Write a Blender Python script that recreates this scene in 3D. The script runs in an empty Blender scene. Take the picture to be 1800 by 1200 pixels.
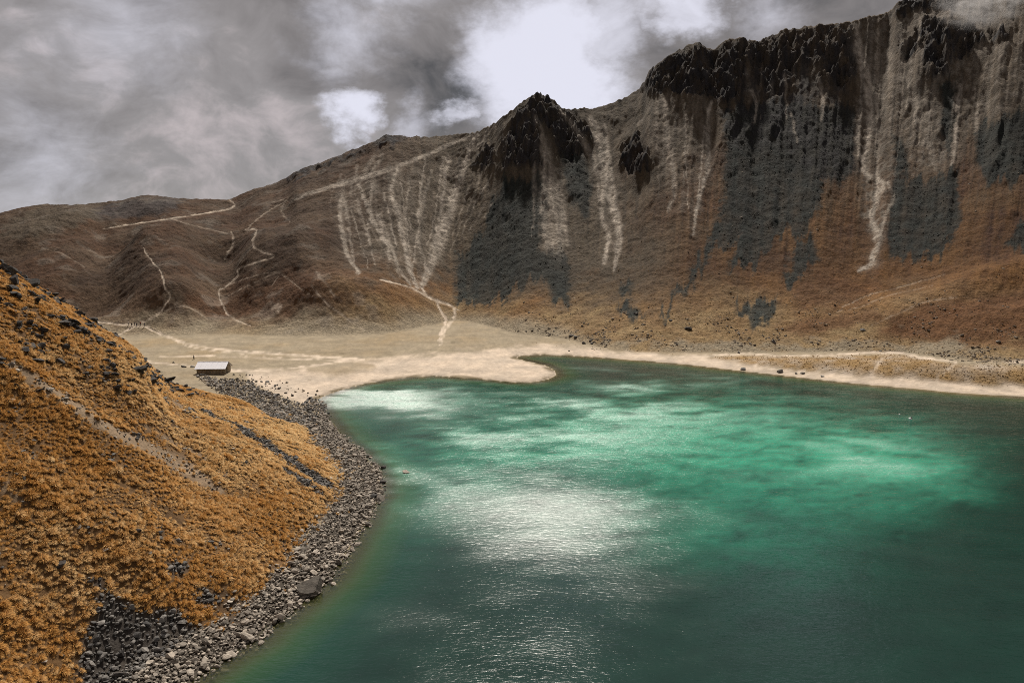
import bpy, bmesh, math
import numpy as np
from mathutils import Vector, Matrix

# ------------------------------------------------------------------ camera, light, exposure
SC = bpy.context.scene
COL = SC.collection
F, CX, CY = 1285.0, 900.0, 600.0           # focal length and centre, in photograph pixels (1800 x 1200)
HC = 48.0                                  # camera height above the lake (m)
PITCH = math.radians(8.85)
SP, CP = math.sin(PITCH), math.cos(PITCH)

cam = bpy.data.cameras.new('camera')
cam.sensor_width = 36.0
cam.lens = 36.0 * F / 1800.0
cam.clip_start, cam.clip_end = 0.5, 5000.0
camo = bpy.data.objects.new('camera', cam)
COL.objects.link(camo)
camo.location = (0, 0, HC)
camo.rotation_euler = (math.pi / 2 - PITCH, 0, 0)
SC.camera = camo

SUN_AZ, SUN_EL = math.radians(2), math.radians(48)       # azimuth measured from +Y towards +X
SUN = Vector((math.sin(SUN_AZ) * math.cos(SUN_EL), math.cos(SUN_AZ) * math.cos(SUN_EL), math.sin(SUN_EL)))
sl = bpy.data.lights.new('sun', 'SUN')
sl.energy = 4.9
sl.angle = math.radians(3.0)
sl.color = (1.0, 0.93, 0.83)
so = bpy.data.objects.new('sun', sl)
COL.objects.link(so)
so.rotation_euler = SUN.to_track_quat('Z', 'Y').to_euler()

vs = SC.view_settings
vs.view_transform = 'Standard'
vs.look = 'None'
vs.gamma = 1.0
vs.use_curve_mapping = False
vs.exposure = 0.2
cy = SC.cycles
cy.use_denoising = False
cy.filter_width = 0.9
cy.sample_clamp_direct, cy.sample_clamp_indirect = 1.6, 1.5
cy.max_bounces, cy.diffuse_bounces, cy.glossy_bounces, cy.transmission_bounces, cy.transparent_max_bounces = 4, 2, 2, 2, 6


def pix_dir(px, py):
    v = (CY - py) / F
    d = Vector(((px - CX) / F, CP + SP * v, -SP + CP * v))
    return d.normalized()


class NT:
    """small helper round a node tree"""
    def __init__(s, tree):
        s.t = tree
        tree.nodes.clear()

    def n(s, typ, **kw):
        nd = s.t.nodes.new(typ)
        for k, v in kw.items():
            if k.startswith('i_'):
                nd.inputs[k[2:].replace('__', ' ')].default_value = v
            else:
                setattr(nd, k, v)
        return nd

    def l(s, a, b):
        s.t.links.new(a, b)

    def val(s, sock, v):
        if hasattr(v, 'is_output') or isinstance(v, bpy.types.NodeSocket):
            s.l(v, sock)
        else:
            sock.default_value = v

    def math(s, op, a, b=None, c=None, clamp=False):
        nd = s.n('ShaderNodeMath', operation=op, use_clamp=clamp)
        s.val(nd.inputs[0], a)
        if b is not None:
            s.val(nd.inputs[1], b)
        if c is not None:
            s.val(nd.inputs[2], c)
        return nd.outputs[0]

    def vmath(s, op, a, b=None):
        nd = s.n('ShaderNodeVectorMath', operation=op)
        s.val(nd.inputs[0], a)
        if b is not None:
            s.val(nd.inputs[1], b)
        return nd.outputs[1] if op in ('DOT_PRODUCT', 'LENGTH', 'DISTANCE') else nd.outputs[0]

    def mapr(s, v, a, b, c=0.0, d=1.0, smooth=True):
        nd = s.n('ShaderNodeMapRange', interpolation_type='SMOOTHSTEP' if smooth else 'LINEAR')
        s.val(nd.inputs[0], v)
        for i, q in enumerate((a, b, c, d)):
            s.val(nd.inputs[i + 1], q)
        return nd.outputs[0]

    def mix(s, f, a, b, blend='MIX'):
        nd = s.n('ShaderNodeMix', data_type='RGBA', blend_type=blend)
        s.val(nd.inputs[0], f)
        s.val(nd.inputs[6], a if isinstance(a, bpy.types.NodeSocket) else (*a, 1))
        s.val(nd.inputs[7], b if isinstance(b, bpy.types.NodeSocket) else (*b, 1))
        return nd.outputs[2]

    def noise(s, vec, scale, detail=4.0, rough=0.55, dist=0.0, out=0):
        nd = s.n('ShaderNodeTexNoise')
        if vec is not None:
            s.l(vec, nd.inputs['Vector'])
        nd.inputs['Scale'].default_value = scale
        nd.inputs['Detail'].default_value = detail
        nd.inputs['Roughness'].default_value = rough
        nd.inputs['Distortion'].default_value = dist
        return nd.outputs[out]


def build_world():
    w = bpy.data.worlds.new('World')
    SC.world = w
    w.use_nodes = True
    k = NT(w.node_tree)
    out = k.n('ShaderNodeOutputWorld')
    sky = k.n('ShaderNodeTexSky', sky_type='NISHITA', sun_disc=False)
    sky.sun_elevation = SUN_EL
    sky.sun_rotation = SUN_AZ
    sky.altitude = 4200
    bg_sky = k.n('ShaderNodeBackground')
    bg_sky.inputs[1].default_value = 0.10
    k.l(sky.outputs[0], bg_sky.inputs[0])
    d = k.n('ShaderNodeTexCoord').outputs['Generated']
    # stretched copy of the direction so that clouds lie in flat banks
    st = k.vmath('MULTIPLY', d, (1.0, 1.0, 1.5))
    w1 = k.noise(st, 3.2, 3, 0.55, 0, out=1)
    wv = k.vmath('SUBTRACT', w1, (0.5, 0.5, 0.5))
    wv2 = k.vmath('MULTIPLY', wv, (0.22, 0.22, 0.22))
    p = k.vmath('ADD', st, wv2)
    big = k.noise(p, 3.1, 5, 0.52)
    mid = k.noise(p, 8.0, 6, 0.6)
    fine = k.noise(p, 22.0, 5, 0.6)
    # cloud grey
    g = k.math('ADD', k.math('MULTIPLY', big, 0.58), k.math('MULTIPLY', mid, 0.30))
    g = k.math('ADD', g, k.math('MULTIPLY', fine, 0.12))
    # breaks in the cloud: directions, radius, strength
    wb = k.vmath('MULTIPLY', k.vmath('SUBTRACT', k.noise(st, 9.0, 6, 0.62, 0, out=1), (0.5, 0.5, 0.5)), (0.17, 0.17, 0.17))
    pd = k.vmath('ADD', d, wb)
    tot = None
    for (px, py, r0, r1, s) in BREAKS:
        c = pix_dir(px, py)
        dist = k.vmath('DISTANCE', pd, tuple(c))
        m = k.mapr(dist, r0, r1, s, 0.0)
        tot = m if tot is None else k.math('MAXIMUM', tot, m)
    # wide glow of the hidden sun through thin cloud
    glow = k.mapr(k.vmath('DISTANCE', d, tuple(SUN)), 0.0, 0.5, 1.0, 0.0)
    ramp = k.n('ShaderNodeValToRGB')
    cr = ramp.color_ramp
    cr.elements[0].position = 0.38
    cr.elements[0].color = (0.070, 0.067, 0.064, 1)
    cr.elements[1].position = 0.63
    cr.elements[1].color = (0.45, 0.398, 0.398, 1)
    e = cr.elements.new(0.47)
    e.color = (0.185, 0.169, 0.163, 1)
    e = cr.elements.new(0.56)
    e.color = (0.275, 0.255, 0.25, 1)
    k.l(g, ramp.inputs[0])
    base = ramp.outputs[0]
    col = k.mix(k.math('MULTIPLY', glow, 0.5), base, (0.95, 0.93, 0.92))
    edge = k.math('MULTIPLY', k.math('SUBTRACT', k.math('ADD', k.math('MULTIPLY', mid, 0.6), k.math('MULTIPLY', fine, 0.4)), 0.5), 1.5)
    edge = k.math('MULTIPLY', edge, k.math('MULTIPLY', k.math('SUBTRACT', 1.0, tot), k.math('MULTIPLY', tot, 4.0)))
    gap = k.math('ADD', tot, edge, clamp=True)
    col = k.mix(gap, col, (0.68, 0.68, 0.77))
    bg_c = k.n('ShaderNodeBackground')
    bg_c.inputs[1].default_value = 1.0
    k.l(col, bg_c.inputs[0])
    mx = k.n('ShaderNodeMixShader')
    mx.inputs[0].default_value = 0.97
    k.l(bg_sky.outputs[0], mx.inputs[1])
    k.l(bg_c.outputs[0], mx.inputs[2])
    k.l(mx.outputs[0], out.inputs[0])


BREAKS = [(1075, 50, 0.01, 0.08, 0.7),   # px, py, inner radius, outer radius (unit sphere), strength
    (955, 105, 0.055, 0.135, 1.0), (985, 160, 0.04, 0.12, 1.0), (890, 140, 0.01, 0.09, 0.95),
    (612, 205, 0.012, 0.055, 1.0), (800, 195, 0.004, 0.035, 0.75), (1190, 15, 0.012, 0.06, 0.75),
    (590, 60, 0.0, 0.075, 0.42), (740, 210, 0.0, 0.05, 0.45), (90, 275, 0.0, 0.11, 0.30), (20, 350, 0.0, 0.16, 0.22),
    (1350, 30, 0.0, 0.08, 0.40), (200, 10, 0.0, 0.14, 0.28),
    (1000, -150, 0.05, 0.16, 0.9), (700, -120, 0.03, 0.12, 0.6), (1420, -260, 0.05, 0.15, 0.8), (380, -330, 0.05, 0.16, 0.7),
]
build_world()

# ------------------------------------------------------------------ numeric helpers
RNG = np.random.default_rng(11)
_perm = np.concatenate([RNG.permutation(256)] * 3)
_ang = RNG.random(256) * 2 * np.pi
_gx, _gy = np.cos(_ang), np.sin(_ang)


def perlin(x, y, seed=0):
    x = np.asarray(x, float) + seed * 37.31
    y = np.asarray(y, float) + seed * 91.17
    xi, yi = np.floor(x).astype(int), np.floor(y).astype(int)
    xf, yf = x - xi, y - yi
    u, v = xf * xf * xf * (xf * (xf * 6 - 15) + 10), yf * yf * yf * (yf * (yf * 6 - 15) + 10)
    xi &= 255
    yi &= 255

    def gr(ix, iy, fx, fy):
        h = _perm[_perm[ix & 255] + (iy & 255)]
        return _gx[h] * fx + _gy[h] * fy
    a, b = gr(xi, yi, xf, yf), gr(xi + 1, yi, xf - 1, yf)
    c, d = gr(xi, yi + 1, xf, yf - 1), gr(xi + 1, yi + 1, xf - 1, yf - 1)
    return ((a + (b - a) * u) + ((c + (d - c) * u) - (a + (b - a) * u)) * v) * 1.5


def fbm(x, y, octv=4, seed=0, gain=0.5):
    s, a, f = 0.0, 1.0, 1.0
    for o in range(octv):
        s = s + a * perlin(x * f, y * f, seed + o * 3)
        a *= gain
        f *= 2.03
    return s


def ridged(x, y, octv=4, seed=0, gain=0.5):
    s, a, f = 0.0, 1.0, 1.0
    for o in range(octv):
        s = s + a * (1 - 2 * np.abs(perlin(x * f, y * f, seed + o * 3)))
        a *= gain
        f *= 2.03
    return s


def sstep(a, b, x):
    t = np.clip((x - a) / (b - a), 0, 1)
    return t * t * (3 - 2 * t)


def proj(x, y, z):
    zc = y * CP - (z - HC) * SP
    yc = y * SP + (z - HC) * CP
    zc = np.where(zc < 1.0, 1.0, zc)
    return CX + F * x / zc, CY - F * yc / zc


def ae(px, py):
    """pixel -> (x per metre of y, z per metre of y)"""
    v = (CY - np.asarray(py, float)) / F
    den = CP + SP * v
    return (np.asarray(px, float) - CX) / F / den, (-SP + CP * v) / den


def on_z(px, py, z=0.0):
    a, e = ae(px, py)
    Y = (z - HC) / e
    return a * Y, Y


def seg_dist(x, y, pts, closed=False):
    """distance to polyline, and the parameter 0..n of the nearest point"""
    best = np.full(x.shape, 1e18)
    par = np.zeros(x.shape)
    n = len(pts)
    for i in range(n if closed else n - 1):
        x0, y0 = pts[i][:2]
        x1, y1 = pts[(i + 1) % n][:2]
        dx, dy = x1 - x0, y1 - y0
        L = dx * dx + dy * dy + 1e-12
        t = np.clip(((x - x0) * dx + (y - y0) * dy) / L, 0, 1)
        d = (x - x0 - t * dx) ** 2 + (y - y0 - t * dy) ** 2
        m = d < best
        best = np.where(m, d, best)
        par = np.where(m, i + t, par)
    return np.sqrt(best), par


def inside(x, y, pts):
    r = np.zeros(x.shape, bool)
    n = len(pts)
    for i in range(n):
        x0, y0 = pts[i]
        x1, y1 = pts[(i + 1) % n]
        if y0 == y1:
            continue
        c = ((y0 > y) != (y1 > y)) & (x < (x1 - x0) * (y - y0) / (y1 - y0) + x0)
        r ^= c
    return r


def sdf(x, y, pts):
    d, _ = seg_dist(x, y, pts, True)
    return np.where(inside(x, y, pts), d, -d)


def poly_mask(px, py, pts, soft=6.0):
    """1 inside the outline, 0 outside"""
    m = np.zeros(px.shape)
    P = np.array(pts, float)
    g = soft * 2 + 2
    sel = (px > P[:, 0].min() - g) & (px < P[:, 0].max() + g) & (py > P[:, 1].min() - g) & (py < P[:, 1].max() + g)
    if sel.any():
        m[sel] = sstep(-soft, soft, sdf(px[sel], py[sel], pts))
    return m


def spline(pts, sub=5):
    P = np.array(pts, float)
    if len(P) < 3:
        return pts
    Q = np.vstack([2 * P[0] - P[1], P, 2 * P[-1] - P[-2]])
    out = []
    for i in range(len(P) - 1):
        a, b, c, d = Q[i:i + 4]
        for j in range(sub):
            t = j / sub
            out.append(0.5 * (2 * b + (c - a) * t + (2 * a - 5 * b + 4 * c - d) * t * t + (3 * b - a - 3 * c + d) * t ** 3))
    out.append(P[-1])
    return [tuple(p) for p in out]


def line_mask(px, py, pts, soft=0.5):
    pts = spline(pts)
    """pts: (px, py, half width)"""
    m = np.zeros(px.shape)
    P = np.array(pts, float)
    g = P[:, 2].max() * 2 + 4
    sel = (px > P[:, 0].min() - g) & (px < P[:, 0].max() + g) & (py > P[:, 1].min() - g) & (py < P[:, 1].max() + g)
    if sel.any():
        d, t = seg_dist(px[sel], py[sel], pts)
        w = np.interp(t, np.arange(len(pts)), P[:, 2])
        m[sel] = 1 - sstep(w * soft, w * (1.45 - 0.1 * soft), d)
    return m


# ------------------------------------------------------------------ object helpers
def tag(o, label=None, cat=None, group=None, kind=None):
    if label: o['label'] = label
    if cat: o['category'] = cat
    if group: o['group'] = group
    if kind: o['kind'] = kind
    return o


def np_mesh(name, verts, faces, smooth=True):
    me = bpy.data.meshes.new(name)
    verts = np.asarray(verts, np.float32)
    faces = np.asarray(faces, np.int32)
    n, m = faces.shape
    me.vertices.add(len(verts))
    me.vertices.foreach_set('co', verts.ravel())
    me.loops.add(n * m)
    me.loops.foreach_set('vertex_index', faces.ravel())
    me.polygons.add(n)
    me.polygons.foreach_set('loop_start', np.arange(0, n * m, m, dtype=np.int32))
    me.polygons.foreach_set('use_smooth', np.full(n, smooth))
    me.update(calc_edges=True)
    return me


def add_obj(name, me, mat=None, parent=None, loc=None):
    o = bpy.data.objects.new(name, me)
    COL.objects.link(o)
    if mat is not None and me is not None and not me.materials:
        me.materials.append(mat)
    if parent is not None:
        o.parent = parent
    if loc is not None:
        o.location = loc
    return o


def color_attr(me, name, rgb):
    a = me.color_attributes.new(name, 'FLOAT_COLOR', 'POINT')
    c = np.ones((len(rgb), 4), np.float32)
    c[:, :3] = rgb
    a.data.foreach_set('color', c.ravel())


def float_attr(me, name, v):
    a = me.attributes.new(name, 'FLOAT', 'POINT')
    a.data.foreach_set('value', np.asarray(v, np.float32))


def grid_faces(nr, nc):
    i = np.arange(nr * nc).reshape(nr, nc)
    return np.stack([i[:-1, :-1].ravel(), i[:-1, 1:].ravel(), i[1:, 1:].ravel(), i[1:, :-1].ravel()], 1)


def new_mat(name):
    m = bpy.data.materials.new(name)
    m.use_nodes = True
    return m, NT(m.node_tree)


def simple_mat(name, rgb, rough=0.8, var=0.25, scale=3.0, bump=0.0, metallic=0.0, spec=0.3):
    m, k = new_mat(name)
    out = k.n('ShaderNodeOutputMaterial')
    b = k.n('ShaderNodeBsdfPrincipled')
    b.inputs['Roughness'].default_value = rough
    b.inputs['Metallic'].default_value = metallic
    b.inputs['Specular IOR Level'].default_value = spec
    pos = k.n('ShaderNodeTexCoord').outputs['Object']
    nz = k.noise(pos, scale, 5, 0.6)
    f = k.mapr(nz, 0.25, 0.75, 1 - var, 1 + var, smooth=False)
    col = k.mix(1.0, rgb, f, 'MULTIPLY')
    k.l(col, b.inputs['Base Color'])
    if bump:
        bp = k.n('ShaderNodeBump')
        bp.inputs['Strength'].default_value = 1.0
        bp.inputs['Distance'].default_value = bump
        k.l(nz, bp.inputs['Height'])
        k.l(bp.outputs[0], b.inputs['Normal'])
    k.l(b.outputs[0], out.inputs[0])
    return m


# ------------------------------------------------------------------ shoreline (world outline of the lake)
SHORE_NEAR = [(300, 1225), (340, 1195), (400, 1150), (440, 1125), (470, 1100), (510, 1075), (545, 1045), (578, 1015), (603, 985),
              (619, 960), (634, 930), (648, 905), (662, 880), (668, 855), (664, 826), (642, 802), (615, 778), (592, 758), (572, 727), (557, 702)]
SHORE_FAR = [(575, 694), (605, 684), (640, 675), (700, 666), (760, 661), (800, 664), (860, 668), (900, 672), (940, 672), (964, 667),
             (979, 659), (976, 650), (957, 641), (932, 635), (908, 630), (914, 626), (960, 624), (1010, 626), (1100, 632), (1200, 640),
             (1280, 650), (1400, 663), (1500, 674), (1600, 683), (1700, 692), (1800, 698), (2000, 714), (2300, 745)]
near_w = [on_z(*p) for p in SHORE_NEAR]
far_w = [on_z(*p) for p in SHORE_FAR]


def densify(pts, step, wob, seed):
    out = []
    for (x0, y0), (x1, y1) in zip(pts[:-1], pts[1:]):
        n = max(1, int(math.hypot(x1 - x0, y1 - y0) / step))
        for i in range(n):
            t = i / n
            out.append((x0 + (x1 - x0) * t, y0 + (y1 - y0) * t))
    out.append(pts[-1])
    P = np.array(out)
    P[:, 0] += wob * fbm(P[:, 0] / 9, P[:, 1] / 9, 3, seed)
    P[:, 1] += wob * fbm(P[:, 0] / 9, P[:, 1] / 9, 3, seed + 5)
    return [tuple(p) for p in P]


near_w = [(-24.0, -40.0), (-27.0, 0.0), (-30.0, 35.0), (-34.5, 62.0)] + near_w[1:]
near_d = densify(near_w, 3.0, 0.7, 3)
far_d = densify(far_w, 6.0, 0.5, 4)
LAKE = near_d + far_d + [(330, 120), (330, -60)]


def lake_sd(x, y):
    """positive on land, metres from the waterline"""
    sh = np.shape(x)
    return -sdf(np.ravel(x), np.ravel(y), LAKE).reshape(sh)


BUMPS = []


def mound(x, y, px, py, rx, ry, h, rot=0.0):
    cx, cy = on_z(px, py, 1.0)
    dx, dy = x - cx, y - cy
    c, s = math.cos(rot), math.sin(rot)
    u, v = (dx * c + dy * s) / rx, (-dx * s + dy * c) / ry
    return h * np.exp(-(u * u + v * v))


def z_flat(x, y, sd=None):
    if sd is None:
        sd = lake_sd(x, y)
    land = 0.9 * (1 - np.exp(-np.maximum(sd, 0) / 16)) + 0.010 * np.maximum(sd, 0) + 0.10 * fbm(x / 7, y / 7, 3, 9) * sstep(0, 6, sd)
    fade = sstep(6, 16, sd)
    land = land + fade * (mound(x, y, 1420, 642, 28, 7, 1.3, -0.12) + mound(x, y, 1620, 655, 34, 12, 3.0, -0.2)
                          + mound(x, y, 1800, 670, 30, 13, 3.2, -0.2) + mound(x, y, 620, 650, 24, 9, 0.7, 0.0))
    uw = np.maximum(-sd, 0)
    water = -0.16 * uw - 0.03 * uw * uw
    # shelf of fine sand off the tip of the spit
    return np.where(sd > 0, land, np.maximum(water, -9.0))


# ------------------------------------------------------------------ far terrain: beach, flats, crater wall, ridge
RIDGE = [  # px, py, depth Y
    (-1100, 420, 430), (-500, 400, 460), (-150, 388, 480), (0, 375, 490), (40, 365, 495), (80, 360, 500), (150, 359, 505), (205, 354, 510), (235, 347, 510), (262, 344, 508),
    (300, 347, 505), (320, 350, 505), (360, 350, 510), (405, 350, 520), (425, 342, 522), (450, 332, 525), (480, 325, 525), (505, 312, 525), (520, 300, 522),
    (545, 292, 522), (570, 283, 522), (600, 273, 522), (640, 255, 525), (662, 246, 525), (680, 236, 525), (705, 237, 528), (720, 241, 530),
    (760, 241, 535), (800, 238, 535), (840, 232, 532), (870, 215, 528), (900, 197, 525), (918, 182, 522), (932, 173, 520), (950, 170, 520), (962, 174, 520), (975, 180, 522),
    (985, 188, 523), (1003, 193, 526), (1040, 191, 532), (1065, 186, 535), (1090, 175, 535), (1118, 161, 535), (1132, 150, 533), (1140, 128, 530), (1148, 118, 528), (1170, 103, 528),
    (1190, 93, 528), (1210, 83, 528), (1222, 79, 528), (1234, 84, 530), (1245, 88, 530), (1256, 90, 532), (1268, 78, 532), (1282, 68, 533), (1310, 71, 536), (1340, 70, 540),
    (1360, 62, 540), (1380, 53, 540), (1430, 47, 545), (1480, 40, 550), (1520, 32, 552), (1540, 28, 552), (1565, 21, 550), (1578, 5, 545), (1590, 0, 545), (1604, 1, 545),
    (1625, -12, 545), (1700, -40, 540), (1800, -75, 530), (2000, -110, 500), (2300, -120, 430), (2900, -100, 330)]
FOOT = [(-1100, 640), (-500, 620), (0, 596), (200, 592), (300, 592), (400, 588), (500, 592), (600, 590), (680, 586), (760, 572), (800, 562), (860, 572), (900, 584),
        (960, 590), (1000, 594), (1050, 606), (1100, 614), (1200, 616), (1300, 617), (1400, 617), (1500, 617), (1600, 620), (1680, 630), (1740, 634), (1800, 640),
        (2000, 655), (2300, 672), (2900, 700)]


def far_terrain():
    pxs = np.concatenate([np.arange(-1100, -160, 14.0), np.arange(-160, 1960, 1.75), np.arange(1960, 2900, 14.0)])
    nc = len(pxs)
    A = (pxs - CX) / F / CP
    r = np.array(RIDGE, float)
    ra, re = ae(r[:, 0], r[:, 1])
    jag = 0.0016 * fbm(A * 160, A * 0, 4, 21, 0.6) * sstep(-0.33, -0.1, A)
    YR = np.interp(A, ra, r[:, 2]) + 10 * fbm(A * 14, A * 0, 3, 5)
    ER = np.interp(A, ra, re) + jag
    f = np.array(FOOT, float)
    fa, fe = ae(f[:, 0], f[:, 1])
    EF = np.interp(A, fa, fe)
    ker = np.ones(25) / 25
    pad = np.pad(EF, 12, mode='edge')
    EF = np.convolve(pad, ker, 'valid')
    YF = (1.3 - HC) / EF
    XF = A * YF
    zF = z_flat(XF, YF)
    zR = HC + ER * YR
    N0, N1, N2 = 150, 330, 14
    # flats
    q = np.linspace(0, 1, N0, endpoint=False)[:, None]
    Y0 = 1 / ((1 - q) / 100.0 + q / YF[None, :])
    X0 = A[None, :] * Y0
    sd0 = lake_sd(X0, Y0)
    Z0 = z_flat(X0, Y0, sd0)
    # crater wall
    t = np.linspace(0, 1, N1)[:, None]
    Y1 = YF + (YR - YF) * t
    X1 = A[None, :] * Y1
    Aw = np.broadcast_to(A[None, :], X1.shape)
    tw = np.broadcast_to(t, X1.shape)
    steep = sstep(-0.28, 0.05, Aw)             # left hills -> right wall
    gl = tw * tw * (3 - 2 * tw) * 0.35 + tw * 0.65
    gr = 0.52 * tw + 0.48 * tw ** 2.3
    g = gl * (1 - steep) + gr * steep
    Z1 = zF + (zR - zF) * g
    env = sstep(0.0, 0.16, tw) * (1 - 0.75 * sstep(0.93, 1.0, tw))
    # gullies that run down the wall
    wob = 10 * fbm(X1 / 45, Y1 / 45, 3, 31)
    XA = Aw * 440.0
    gul = ridged((XA + wob) / 34, tw * 1.6, 3, 41)
    gul2 = ridged((XA + wob * 0.5) / 11, tw * 2.2, 3, 43)
    Z1 = Z1 + env * steep * sstep(0.12, 0.75, tw) * (2.6 * (gul - 0.6) + 0.8 * (gul2 - 0.5))
    # rolling brown hills on the left
    hills = (1 - steep) * env
    Z1 = Z1 + hills * (3.6 * fbm(X1 / 48, Y1 / 75, 3, 51) + 0.7 * ridged(X1 / 20, Y1 / 40, 2, 53))

    def spur(line, w, h):
        """rounded rib along a line of pixels"""
        P = []
        for (px, py) in line:
            a, _ = ae(px, py)
            i = int(np.argmin(np.abs(A - a)))
            ez = (Z1[:, i] - HC) / Y1[:, i]
            _, e = ae(px, py)
            j = int(np.argmin(np.abs(ez - e)))
            P.append((X1[j, i], Y1[j, i]))
        d, _ = seg_dist(X1, Y1, P)
        return h * np.exp(-(d / w) ** 2)
    Z1 = Z1 + hills * (spur([(255, 440), (285, 490), (300, 530)], 22, 10) + spur([(480, 470), (560, 520), (680, 560)], 32, 10)
                       + spur([(60, 440), (150, 500)], 34, 8) + spur([(330, 420), (420, 440), (460, 470)], 22, 6)
                       - spur([(395, 470), (385, 540)], 12, 8) - spur([(200, 450), (180, 540)], 16, 8) + spur([(120, 400), (60, 440)], 20, 6))
    Z1 = Z1 + steep * env * (spur([(1560, 560), (1700, 510), (1800, 480)], 12, 4.5) + spur([(1540, 590), (1640, 580), (1800, 560)], 10, 3.5)
                             + spur([(945, 185), (940, 260)], 14, 7) + spur([(1220, 100), (1215, 170)], 16, 7)
                             + spur([(1120, 240), (1130, 300)], 10, 5) + spur([(1660, 60), (1640, 130)], 16, 8))
    # rocky crags: strong broken relief where the dark cliffs stand
    P1x, P1y = proj(X1, Y1, Z1)
    crag = crag_mask(P1x, P1y, X1, Y1)
    cr = ridged((XA + 3 * fbm(X1 / 12, Z1 / 12, 2, 65)) / 8, Z1 / 22, 4, 61, 0.55)
    Z1 = Z1 + crag * (5.0 * (cr - 0.75) + 1.8 * fbm(X1 / 7, (Y1 + Z1) / 7, 3, 63)) * (1 - 0.55 * sstep(0.96, 1, tw)) * (0.3 + 0.7 * sstep(720, 880, P1x))
    rub = 0.28 * fbm(X1 / 2.4, Y1 / 2.4, 3, 71) + 0.5 * fbm(X1 / 7, Y1 / 7, 2, 73)
    Z1 = Z1 + sstep(0, 0.06, tw) * rub
    # back side of the ridge
    b = np.linspace(0, 1, N2 + 1)[1:, None]
    Y2 = YR + b * 190
    Z2 = Z1[-1] - (Y2 - YR) * 0.5 - 4 * b
    X2 = A[None, :] * Y2
    X, Y, Z = np.concatenate([X0, X1, X2]), np.concatenate([Y0, Y1, Y2]), np.concatenate([Z0, Z1, Z2])
    seg = np.concatenate([np.zeros_like(Y0), np.ones_like(Y1), 2 * np.ones_like(Y2)])
    T = np.concatenate([np.zeros_like(Y0), tw, np.ones_like(Y2)])
    return X, Y, Z, seg, T, crag


CRAGS = [
    [(905, 200), (925, 180), (950, 170), (975, 180), (1000, 195), (1020, 235), (1022, 262), (1000, 282), (985, 262), (968, 238), (952, 215), (948, 262), (955, 285), (935, 300), (905, 290), (885, 300), (880, 268), (893, 235)],
    [(1126, 158), (1146, 118), (1220, 80), (1258, 90), (1285, 70), (1310, 90), (1312, 150), (1296, 172), (1262, 180), (1250, 168), (1222, 160), (1180, 160), (1140, 168)],
    [(1290, 72), (1340, 70), (1382, 53), (1480, 40), (1498, 60), (1506, 120), (1500, 150), (1440, 150), (1430, 110), (1390, 120), (1392, 160), (1350, 170), (1325, 130), (1300, 120)],
    [(1622, 40), (1640, 24), (1662, 45), (1688, 38), (1712, 48), (1734, 76), (1712, 88), (1690, 100), (1672, 110), (1660, 138), (1640, 142), (1624, 120), (1622, 78), (1602, 102), (1586, 104), (1580, 84), (1600, 70)],
    [(1736, 56), (1758, 50), (1778, 62), (1772, 76), (1748, 70)],
    [(1098, 250), (1118, 232), (1138, 262), (1144, 300), (1120, 304), (1100, 302), (1088, 290)],
    [(655, 250), (682, 234), (712, 238), (720, 246), (690, 254), (664, 262)],
    [(833, 276), (852, 256), (868, 262), (866, 288), (846, 300), (832, 294)],
    [(1565, 30), (1578, 2), (1625, -14), (1680, -20), (1672, 14), (1620, 18)],
    [(500, 318), (520, 298), (590, 276), (640, 258), (640, 266), (560, 298), (520, 314)],
    [(1010, 215), (1030, 222), (1044, 246), (1030, 252), (1012, 240)],
]


def crag_mask(px, py, x, y):
    wx = px + 7 * fbm(x / 9, y / 9, 3, 81)
    wy = py + 9 * fbm(x / 6, y / 12, 3, 83)
    m = np.zeros(px.shape)
    for c in CRAGS:
        m = np.maximum(m, poly_mask(wx, wy, c, 5))
    return m


# -------- what covers the far ground: colours of rock, scree, stone fields, grass, sand and trails
def lin(*c):
    c = np.array(c, float) / 255
    return np.where(c <= 0.04045, c / 12.92, ((c + 0.055) / 1.055) ** 2.4)


C_HILL = np.array((0.074, 0.042, 0.024))
C_HILL2 = np.array((0.140, 0.088, 0.052))
C_ORANGE = np.array((0.215, 0.106, 0.036))
C_RUST = np.array((0.115, 0.050, 0.021))
C_TAN = np.array((0.270, 0.190, 0.098))
C_SCREE = np.array((0.480, 0.415, 0.345))
C_GREY = np.array((0.150, 0.120, 0.085))
C_ROCK = np.array((0.052, 0.047, 0.049))
C_STONE = np.array((0.034, 0.039, 0.035))
C_SAND = np.array((0.440, 0.368, 0.295))
C_FLAT = np.array((0.275, 0.226, 0.158))
C_TRAIL = np.array((0.520, 0.430, 0.340))
C_BED = np.array((0.085, 0.078, 0.034))

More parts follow.
